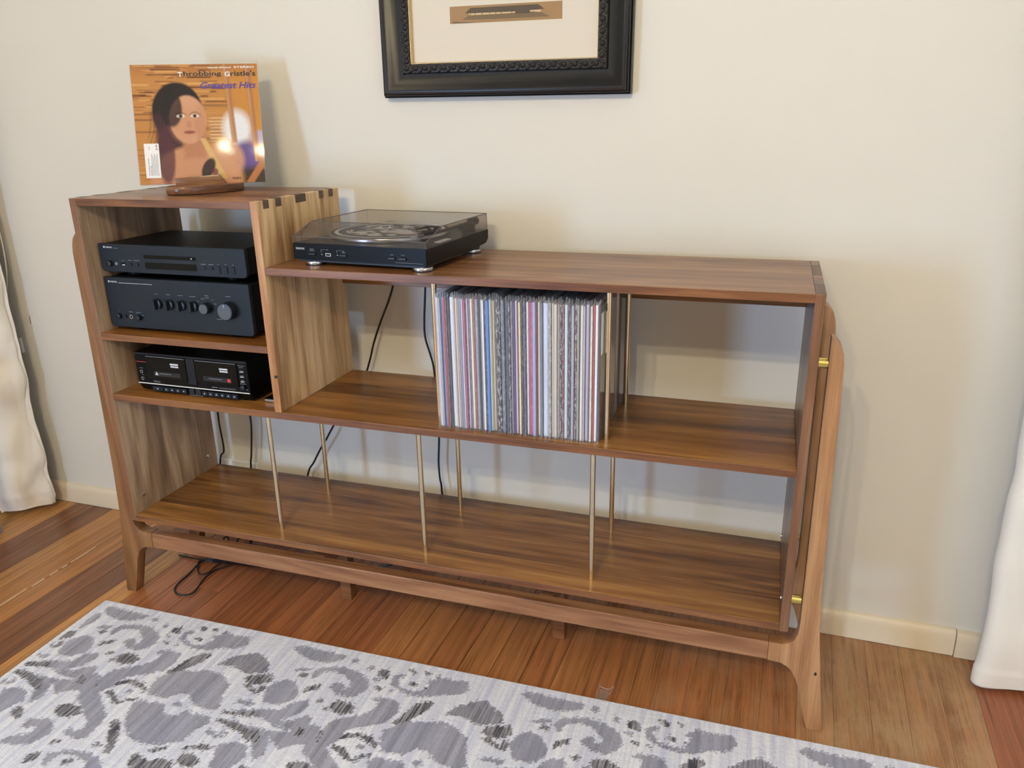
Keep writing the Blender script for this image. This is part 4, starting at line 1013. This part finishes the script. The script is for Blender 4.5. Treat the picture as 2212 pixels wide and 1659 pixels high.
# ------------------------------------------------------------------ rug
# outlines of the woven motifs in metres from the rug's far left corner (right, towards the room); 1 = grey, 2 = dark streaked, 3 = mid streaked
MOTIFS = [
 (1, [(0.0205, 0.0318), (0.0407, 0.0169), (0.1053, 0.0224), (0.1383, 0.0217), (0.1798, 0.0216), (0.1755, 0.0402), (0.151, 0.0588), (0.1042, 0.0666), (0.0606, 0.0559)]),
 (1, [(0.1976, 0.0396), (0.2023, 0.0238), (0.2178, 0.0251), (0.2212, 0.0386), (0.2085, 0.0451)]),
 (1, [(0.1369, 0.1298), (0.1246, 0.1059), (0.1393, 0.0821), (0.1867, 0.0667), (0.2332, 0.0689), (0.2788, 0.0941), (0.2913, 0.1223), (0.2809, 0.1462), (0.258, 0.1641), (0.2251, 0.1624), (0.1934, 0.1429), (0.201, 0.1273), (0.2181, 0.1197), (0.2329, 0.134), (0.2326, 0.1446), (0.2439, 0.1308), (0.2351, 0.1121), (0.2041, 0.0884), (0.1741, 0.0888), (0.1491, 0.1016), (0.1449, 0.1275)]),
 (2, [(0.2894, 0.0692), (0.2874, 0.0477), (0.3099, 0.0412), (0.3213, 0.06), (0.3194, 0.0769)]),
 (1, [(0.2846, 0.087), (0.2936, 0.0789), (0.3088, 0.0853), (0.3032, 0.095)]),
 (1, [(0.2516, 0.0552), (0.2574, 0.0406), (0.2707, 0.0469), (0.2694, 0.0596)]),
 (2, [(0.3031, 0.111), (0.3122, 0.1057), (0.3305, 0.1136), (0.3216, 0.1214)]),
 (2, [(0.3385, 0.1139), (0.3491, 0.1082), (0.3576, 0.1161)]),
 (1, [(0.3365, 0.0881), (0.3309, 0.0572), (0.3535, 0.0463), (0.3631, 0.0534), (0.3479, 0.0686), (0.3623, 0.0912), (0.3882, 0.0994), (0.4209, 0.0925), (0.4327, 0.0734), (0.4366, 0.0483), (0.4424, 0.0304), (0.4901, 0.0328), (0.5231, 0.0259), (0.5369, 0.0562), (0.5168, 0.0802), (0.4784, 0.0888), (0.4479, 0.1079), (0.3999, 0.1141), (0.3599, 0.1024)]),
 (2, [(0.3773, 0.0762), (0.3865, 0.0682), (0.4058, 0.0733), (0.4001, 0.0855)]),
 (2, [(0.4173, 0.0831), (0.4281, 0.0774), (0.4362, 0.0829)]),
 (2, [(0.3549, 0.0281), (0.3724, 0.0203), (0.3879, 0.0352), (0.3786, 0.0434)]),
 (2, [(0.3955, 0.0247), (0.4104, 0.0187), (0.4232, 0.0305), (0.4105, 0.0342)]),
 (2, [(0.4344, 0.03), (0.4471, 0.0263), (0.4489, 0.0339)]),
 (1, [(0.4194, 0.056), (0.4301, 0.0448), (0.4477, 0.0478), (0.4449, 0.0593), (0.4275, 0.0616)]),
 (2, [(0.2253, 0.2004), (0.2407, 0.1793), (0.2717, 0.1794), (0.2965, 0.1921), (0.2908, 0.2133), (0.2638, 0.2212), (0.2398, 0.216)]),
 (2, [(0.1862, 0.1942), (0.1974, 0.1833), (0.2099, 0.1923), (0.2002, 0.2027)]),
 (1, [(0.2192, 0.2146), (0.2277, 0.2072), (0.2326, 0.2206)]),
 (2, [(0.2125, 0.2116), (0.228, 0.2096), (0.2338, 0.2177), (0.2214, 0.2189)]),
 (1, [(0.2525, 0.2814), (0.2576, 0.2471), (0.2888, 0.2236), (0.3153, 0.211), (0.3373, 0.1802), (0.3388, 0.1598), (0.3149, 0.1542), (0.3294, 0.1398), (0.3653, 0.137), (0.3891, 0.1452), (0.3985, 0.1771), (0.3881, 0.2089), (0.3624, 0.2306), (0.3249, 0.2509), (0.3027, 0.2713), (0.3053, 0.2978), (0.2899, 0.3201), (0.2534, 0.313)]),
 (1, [(0.0217, 0.2869), (0.0287, 0.275), (0.0815, 0.2572), (0.1199, 0.2485), (0.1393, 0.2129), (0.1693, 0.1991), (0.1821, 0.2205), (0.1676, 0.2493), (0.1548, 0.2675), (0.1366, 0.28), (0.1653, 0.274), (0.1954, 0.246), (0.2117, 0.2509), (0.2142, 0.2692), (0.245, 0.2696), (0.2599, 0.293), (0.2544, 0.3216), (0.188, 0.3002), (0.1512, 0.3017), (0.0919, 0.2858), (0.0489, 0.2936)]),
 (1, [(0.0285, 0.3234), (0.0279, 0.3069), (0.0637, 0.3179), (0.0913, 0.3145), (0.141, 0.314), (0.1857, 0.3055), (0.1889, 0.286), (0.2267, 0.2935), (0.2525, 0.2814), (0.2818, 0.2728), (0.3036, 0.2802), (0.2889, 0.3115), (0.277, 0.337), (0.2439, 0.3554), (0.2406, 0.3301), (0.2119, 0.3385), (0.1887, 0.3629), (0.1404, 0.3279), (0.1565, 0.3503), (0.1651, 0.3829), (0.151, 0.4042), (0.119, 0.3613), (0.0684, 0.3398)]),
 (2, [(0.1988, 0.3109), (0.1966, 0.2861), (0.2173, 0.2916), (0.2233, 0.3128)]),
 (2, [(0.2539, 0.3173), (0.249, 0.2777), (0.2584, 0.2796), (0.2609, 0.313)]),
 (1, [(0.0584, 0.2314), (0.0429, 0.1892), (0.0514, 0.1654), (0.0757, 0.1486), (0.1022, 0.1507), (0.1312, 0.1845), (0.1323, 0.2098), (0.1062, 0.2351), (0.0726, 0.2373)]),
 (2, [(0.1397, 0.1768), (0.1396, 0.1558), (0.1726, 0.1399), (0.1725, 0.1568), (0.1534, 0.1702), (0.1456, 0.1829)]),
 (1, [(0.072, 0.1156), (0.0874, 0.0971), (0.1228, 0.0953), (0.1053, 0.1115)]),
 (2, [(0.0941, 0.134), (0.0988, 0.1134), (0.1211, 0.1152), (0.1153, 0.1306)]),
 (1, [(0.0265, 0.2507), (0.0296, 0.2423), (0.048, 0.2445), (0.047, 0.2548)]),
 (2, [(0.0268, 0.2148), (0.024, 0.1867), (0.0356, 0.186), (0.0429, 0.1971), (0.0388, 0.2165)]),
 (1, [(0.0272, 0.3518), (0.0301, 0.344), (0.0483, 0.348), (0.0478, 0.3596)]),
 (1, [(0.3941, 0.2628), (0.3982, 0.2295), (0.4181, 0.2096), (0.4339, 0.1932), (0.4607, 0.1901), (0.5064, 0.1744), (0.5475, 0.1812), (0.5872, 0.2063), (0.5997, 0.2511), (0.6171, 0.2923), (0.5951, 0.2988), (0.5652, 0.2952), (0.5404, 0.2898), (0.5125, 0.268), (0.4883, 0.2685), (0.4675, 0.2942), (0.4476, 0.2957), (0.4103, 0.2936)]),
 (1, [(0.4346, 0.3984), (0.4077, 0.3539), (0.398, 0.3316), (0.4085, 0.3158), (0.4398, 0.3151), (0.4734, 0.3095), (0.4989, 0.3394), (0.5317, 0.3379), (0.5401, 0.315), (0.5647, 0.316), (0.616, 0.3172), (0.6255, 0.3382), (0.6087, 0.3588), (0.6018, 0.399), (0.5687, 0.4217), (0.5205, 0.4341), (0.4731, 0.4257)]),
 (2, [(0.2987, 0.2907), (0.3102, 0.2714), (0.3377, 0.261), (0.3736, 0.2642), (0.4011, 0.2831), (0.3958, 0.2934), (0.3748, 0.2819), (0.3359, 0.2753), (0.3136, 0.2909)]),
 (2, [(0.2984, 0.3176), (0.3152, 0.3083), (0.3427, 0.3221), (0.3613, 0.3382), (0.3745, 0.3215), (0.3968, 0.3106), (0.4016, 0.3199), (0.3822, 0.3299), (0.369, 0.3465), (0.3473, 0.3423)]),
 (1, [(0.3471, 0.3033), (0.3566, 0.2939), (0.3713, 0.2962), (0.3692, 0.3078)]),
 (1, [(0.4958, 0.3071), (0.4985, 0.2979), (0.5167, 0.2947), (0.5222, 0.3057), (0.5084, 0.3139)]),
 (2, [(0.3975, 0.2157), (0.4082, 0.1888), (0.4245, 0.1449), (0.4437, 0.1218), (0.4651, 0.1181), (0.4699, 0.1317), (0.4556, 0.1653), (0.4355, 0.1951), (0.4095, 0.2169)]),
 (3, [(0.5093, 0.1496), (0.5243, 0.1208), (0.5517, 0.0979), (0.5859, 0.0779), (0.6376, 0.1074), (0.6532, 0.141), (0.6032, 0.1603), (0.5568, 0.1454)]),
 (2, [(0.6083, 0.1773), (0.6205, 0.1599), (0.6704, 0.1406), (0.6855, 0.1685), (0.6596, 0.1851), (0.636, 0.192)]),
 (2, [(0.6133, 0.1941), (0.636, 0.192), (0.6632, 0.2063), (0.6823, 0.2182), (0.6598, 0.2161)]),
 (1, [(0.6297, 0.2594), (0.6497, 0.245), (0.6711, 0.2514), (0.6902, 0.2501), (0.6868, 0.2594), (0.6585, 0.2573)]),
 (2, [(0.6226, 0.2907), (0.6431, 0.2868), (0.6854, 0.2764), (0.7137, 0.2639), (0.7254, 0.2809), (0.6814, 0.2939), (0.6491, 0.2993)]),
 (1, [(0.387, 0.242), (0.391, 0.2339), (0.4075, 0.236), (0.4021, 0.2468)]),
 (2, [(0.237, 0.4123), (0.2281, 0.39), (0.2511, 0.3769), (0.2845, 0.3776), (0.3037, 0.3968), (0.2885, 0.4135), (0.2551, 0.4193)]),
 (1, [(0.058, 0.4186), (0.0439, 0.3833), (0.0603, 0.374), (0.0892, 0.3655), (0.1149, 0.3714), (0.1297, 0.4019), (0.1195, 0.4261), (0.1024, 0.4436)]),
 (1, [(0.2501, 0.3579), (0.2622, 0.337), (0.2808, 0.3183), (0.3063, 0.3371), (0.3523, 0.3702), (0.3734, 0.3885), (0.3785, 0.4228), (0.3779, 0.4538), (0.3588, 0.4688), (0.3242, 0.462), (0.308, 0.4514), (0.3166, 0.441), (0.3311, 0.4484), (0.3466, 0.4361), (0.3419, 0.4139), (0.3092, 0.3952), (0.2747, 0.3678)]),
 (2, [(0.4479, 0.4703), (0.4227, 0.4367), (0.3935, 0.3987), (0.3997, 0.3868), (0.4151, 0.3923), (0.4408, 0.4199), (0.4578, 0.4489), (0.469, 0.4785), (0.4535, 0.4795)]),
 (1, [(0.1995, 0.4677), (0.1937, 0.4495), (0.215, 0.4392), (0.2468, 0.4318), (0.2708, 0.4427), (0.2865, 0.4693), (0.2785, 0.4944), (0.2567, 0.5158), (0.2168, 0.5238), (0.1978, 0.5257), (0.188, 0.5174), (0.2069, 0.4966), (0.2384, 0.4835), (0.2412, 0.4633), (0.2244, 0.4643), (0.2148, 0.475)]),
 (2, [(0.1296, 0.4398), (0.1325, 0.4244), (0.1511, 0.421), (0.1726, 0.4436), (0.1701, 0.4544), (0.1505, 0.4501)]),
 (2, [(0.3113, 0.4959), (0.3071, 0.4822), (0.3313, 0.4788), (0.3308, 0.4883)]),
 (2, [(0.2955, 0.5582), (0.2889, 0.5354), (0.3032, 0.5203), (0.3178, 0.5196), (0.3187, 0.5408), (0.3085, 0.5562)]),
 (1, [(0.3433, 0.5511), (0.3298, 0.5197), (0.3625, 0.4992), (0.4068, 0.4897), (0.4514, 0.4945), (0.4748, 0.5086), (0.4929, 0.5307), (0.4529, 0.5426), (0.4366, 0.513), (0.3945, 0.5041), (0.3585, 0.5148), (0.3551, 0.5371), (0.3588, 0.55)]),
 (2, [(0.3806, 0.5296), (0.385, 0.5177), (0.4045, 0.5172), (0.4064, 0.5289), (0.3912, 0.5334)]),
 (2, [(0.4056, 0.4681), (0.4157, 0.4576), (0.4319, 0.464), (0.4284, 0.4742)]),
 (1, [(0.6294, 0.3643), (0.638, 0.3502), (0.6612, 0.3549), (0.6904, 0.3596), (0.6834, 0.3674), (0.6539, 0.3666)]),
 (2, [(0.6239, 0.3188), (0.6534, 0.3142), (0.7006, 0.3161), (0.7307, 0.3267), (0.7525, 0.3203), (0.7804, 0.361), (0.7528, 0.3581), (0.7114, 0.3401), (0.6577, 0.3287)]),
 (2, [(0.6293, 0.4559), (0.6259, 0.4285), (0.6487, 0.4253), (0.6802, 0.4373), (0.6784, 0.4587), (0.6534, 0.4661)]),
 (2, [(0.5255, 0.4866), (0.5179, 0.4641), (0.5358, 0.4623), (0.5661, 0.4711), (0.5918, 0.4564), (0.6218, 0.4581), (0.6398, 0.4871), (0.5527, 0.513)]),
 (2, [(0.611, 0.4221), (0.6323, 0.4048), (0.6611, 0.3926), (0.6913, 0.3947), (0.6726, 0.4075), (0.6394, 0.4137)]),
 (2, [(0.5411, 0.4463), (0.5647, 0.4284), (0.584, 0.4245), (0.5799, 0.4349), (0.5552, 0.4476)]),
 (1, [(0.7023, 0.4378), (0.7057, 0.4013), (0.7256, 0.3772), (0.7583, 0.3748), (0.768, 0.3972), (0.7619, 0.427), (0.7464, 0.4555), (0.7241, 0.4621)]),
]
EDGE_MOTIFS = [
 (2, [(0.0228, 0.1737), (0.0215, 0.1441), (0.0322, 0.1382), (0.0387, 0.1528), (0.0345, 0.173)]),
 (1, [(0.0273, 0.1313), (0.0189, 0.0913), (0.0219, 0.0553), (0.038, 0.0566), (0.0506, 0.0763), (0.043, 0.1071), (0.0322, 0.1299)]),
]
RUG_X0, RUG_Y1, RUG_ROT, RUG_P = -.1050, -.0500, .0115, .6420
def rug():
    t = thing('rug', 'large pale grey rug with a scrolling leaf pattern on the floor before the console', 'rug', (RUG_X0, RUG_Y1, 0), RUG_ROT)
    L, Wd = 2.9, 1.9; TH = .010
    polys = [(k, np.array(pts)) for k, pts in MOTIFS]
    edge = [(k, np.array(pts)) for k, pts in EDGE_MOTIFS]
    def inside(pts, X, Y):
        r = np.zeros(X.shape, bool); n = len(pts)
        for i in range(n):
            x0, y0 = pts[i]; x1, y1 = pts[(i+1) % n]
            c = ((y0 > Y) != (y1 > Y))
            with np.errstate(divide='ignore', invalid='ignore'):
                r ^= c & (X < (x1-x0)*(Y-y0)/(y1-y0+1e-12)+x0)
        return r
    s = .0034
    nx, ny = int(2.36/s), int(.66/s)
    gx = np.concatenate([np.linspace(0, 2.36, nx), np.linspace(2.36, L, 60)[1:]])
    gy = np.concatenate([np.linspace(0, .66, ny), np.linspace(.66, Wd, 200)[1:]])
    X, Y = np.meshgrid(gx, gy)
    rng = np.random.RandomState(2)
    Xj = X+rng.normal(0, .0016, X.shape); Yj = Y+rng.normal(0, .0030, Y.shape)
    grey = np.zeros(X.shape); dark = np.zeros(X.shape)
    deep = Y > .64-.307*(X-.17)
    for vs, us in ((0.0, 0.0), (.34, .30), (.68, 0.0), (1.02, .30), (1.36, 0.0), (1.70, .30)):
        for k in range(-1, 6):
            for kind, pts in polys:
                q = pts+np.array([k*RUG_P+us, vs])
                mn, mx = q.min(0)-.01, q.max(0)+.01
                if mx[0] < 0 or mn[0] > L or mn[1] > Wd: continue
                i0, i1 = np.searchsorted(gx, (mn[0], mx[0])); j0, j1 = np.searchsorted(gy, (max(mn[1], vs), mx[1]))
                if i1 <= i0 or j1 <= j0: continue
                m = inside(q, Xj[j0:j1, i0:i1], Yj[j0:j1, i0:i1])
                if vs: m &= deep[j0:j1, i0:i1]
                (grey if kind == 1 else dark)[j0:j1, i0:i1][m] = 1 if kind < 3 else .55
                if kind == 3: grey[j0:j1, i0:i1][m] = 1
    for kind, pts in edge:
        m = inside(pts, Xj, Yj); (grey if kind == 1 else dark)[m] = 1
    bord = (X < .012) | (Y < .014)
    grey[bord] = 0; dark[bord] = 0
    me = bpy.data.meshes.new('pile')
    hz = TH+rng.normal(0, .0005, X.shape)-.0012*np.maximum(grey, dark)
    co = np.stack([X, -Y, hz], -1).reshape(-1, 3)
    H, Wn = X.shape
    idx = np.arange(H*Wn).reshape(H, Wn)
    q = np.stack([idx[1:, :-1], idx[1:, 1:], idx[:-1, 1:], idx[:-1, :-1]], -1).reshape(-1, 4)
    me.vertices.add(len(co)); me.vertices.foreach_set('co', co.ravel())
    me.loops.add(q.size); me.loops.foreach_set('vertex_index', q.ravel())
    me.polygons.add(len(q)); me.polygons.foreach_set('loop_start', np.arange(0, q.size, 4)); me.polygons.foreach_set('loop_total', np.full(len(q), 4))
    me.update(calc_edges=True); me.validate()
    at = me.color_attributes.new('pattern', 'FLOAT_COLOR', 'POINT')
    at.data.foreach_set('color', np.stack([grey, dark, grey*0, grey*0+1], -1).astype(np.float32).ravel())
    me.materials.append(M['rug'])
    o = bpy.data.objects.new('pile', me); COL.objects.link(o); o.parent = t
    for p in me.polygons: p.use_smooth = True
    MB().box(.002, L-.002, -Wd+.002, -.002, .001, TH-.003).build('backing', M['rug_edge'], t)
    e = MB()
    for pts in ([(0, 0, TH-.005), (L, 0, TH-.005)], [(0, 0, TH-.005), (0, -Wd, TH-.005)]): e.tube(pts, .0052, 8, 0)
    e.build('binding', M['rug_edge'], t, True)
rug()

# ------------------------------------------------------------------ cables and bits
def cables():
    y = .405
    def cable(pts, label, r=.0030):
        tag(MB().tube(pts, r, 8).build('cable', M['cable'], None, True), label, 'cable')
    cable([(.74, .372, 1.06), (.72, .392, 1.00), (.6851, y, .9118), (.6669, y, .8642), (.6316, y, .7898), (.6071, y, .7295), (.5906, y, .6785), (.565, y, .62), (.51, y, .55), (.4464, y, .4564), (.4128, y, .4026), (.3891, y, .3681), (.3601, y, .3196), (.335, y, .2789), (.30, .40, .15), (.22, .38, .006)],
          'black cable slanting down the wall behind the left bay of the console')
    cable([(.80, .372, 1.06), (.79, .392, 1.00), (.7835, y, .9126), (.775, y, .8166), (.7747, y, .7623), (.7889, y, .7083), (.7968, y, .6671), (.803, y, .56), (.8018, y, .4582), (.796, y, .3748), (.7977, y, .3213), (.8017, y, .28), (.80, .40, .12), (.60, .36, .006), (.35, .32, .005)],
          'black cable hanging straight behind the left end of the record row')
    cable([(.06, .372, .76), (.03, .395, .60), (.0159, y, .4582), (.015, y, .4092), (.0187, y, .3436), (.0156, y, .3131), (-.0018, y, .2856), (-.02, .40, .15), (.02, .36, .006)],
          'black cable kinked at the back left corner of the lowest shelf')
    cable([(.16, .372, .76), (.148, .395, .60), (.1405, y, .4583), (.1382, y, .4065), (.1258, y, .3232), (.1172, y, .2771), (.11, .40, .14), (.12, .34, .006)],
          'black cable hanging straight down behind the lowest shelf near its left end')
    cable([(.1300, .2450, .010), (.0600, .2350, .007), (.0224, .2184, .006), (.0314, .1465, .005), (.0352, .0951, .005), (.0482, .0627, .005), (.0763, .0463, .005), (.1013, .0503, .005), (.1146, .0684, .005), (.0999, .1218, .005), (.0953, .1579, .006), (.1034, .1910, .008), (.1350, .2220, .012)],
          'long loop of black cable lying on the floorboards under the console', .0026)
    cable([(.0900, .2500, .012), (.0224, .2184, .012), (.0305, .1928, .008), (.0497, .1673, .007), (.0781, .1490, .012), (.0943, .1652, .012), (.0945, .1962, .014), (.11, .22, .020)],
          'short inner loop of black cable on the floor beside the power board', .0024)
    cable([(-.0797, .2340, .004), (-.0328, .2305, .005), (.0198, .2240, .012), (.0639, .2300, .018), (.09, .245, .02)],
          'black cable running left along the floor from the power board', .0026)
    t = thing('power_board', 'black power board with plugs on the floor under the left of the console', 'power board', (.135, .262, 0), math.radians(6))
    MB().box(-.085, .085, -.022, .030, .001, .032, .004).build('housing', M['cable'], t)
    for x in (-.055, -.005, .045):
        p = MB().box(x-.017, x+.017, -.014, .022, .0315, .058, .005).build('plug', M['black'], t)
        MB().tube([(x, .004, .056), (x, .02, .072), (x+.01, .06, .06), (x+.02, .11, .02)], .0026, 8).build('plug_lead', M['cable'], p, True)
    # clear plastic furniture pad by the rug
    t = thing('plastic_pad', 'small clear plastic scrap on the boards at the rug edge', 'plastic scrap', (1.3935, .002, 0))
    MB().tube([(-.013, -.026, .003), (-.017, -.002, .004), (-.014, .018, .005), (-.0175, .030, .005)], .0017, 6).tube([(-.014, .018, .005), (.000, .013, .006), (.010, .014, .006), (.018, .028, .005), (.017, .012, .005), (.010, -.010, .004), (.009, -.026, .003)], .0017, 6).build('moulded_rim', M['plastic_bit'], t, True)
    MB().box(-.013, .010, -.024, .012, .0008, .0018).build('sheet', M['plastic_bit'], t)
    # only the foot of this leg shows at the picture's left side
    t = thing('side_table', 'grey painted table of which one leg stands beside the left curtain', 'table', (-.84, -.02, 0))
    for x, yy in ((.0455, .2080), (-.075, .2080), (.0455, -.34), (-.075, -.34)):
        MB().box(x-.020, x+.0, yy-.021, yy, 0, .60, .002).build('leg', M['grey_leg'], t)
    MB().box(-.105, .052, -.37, .213, .60, .622, .003).build('tabletop', M['grey_leg'], t)
cables()
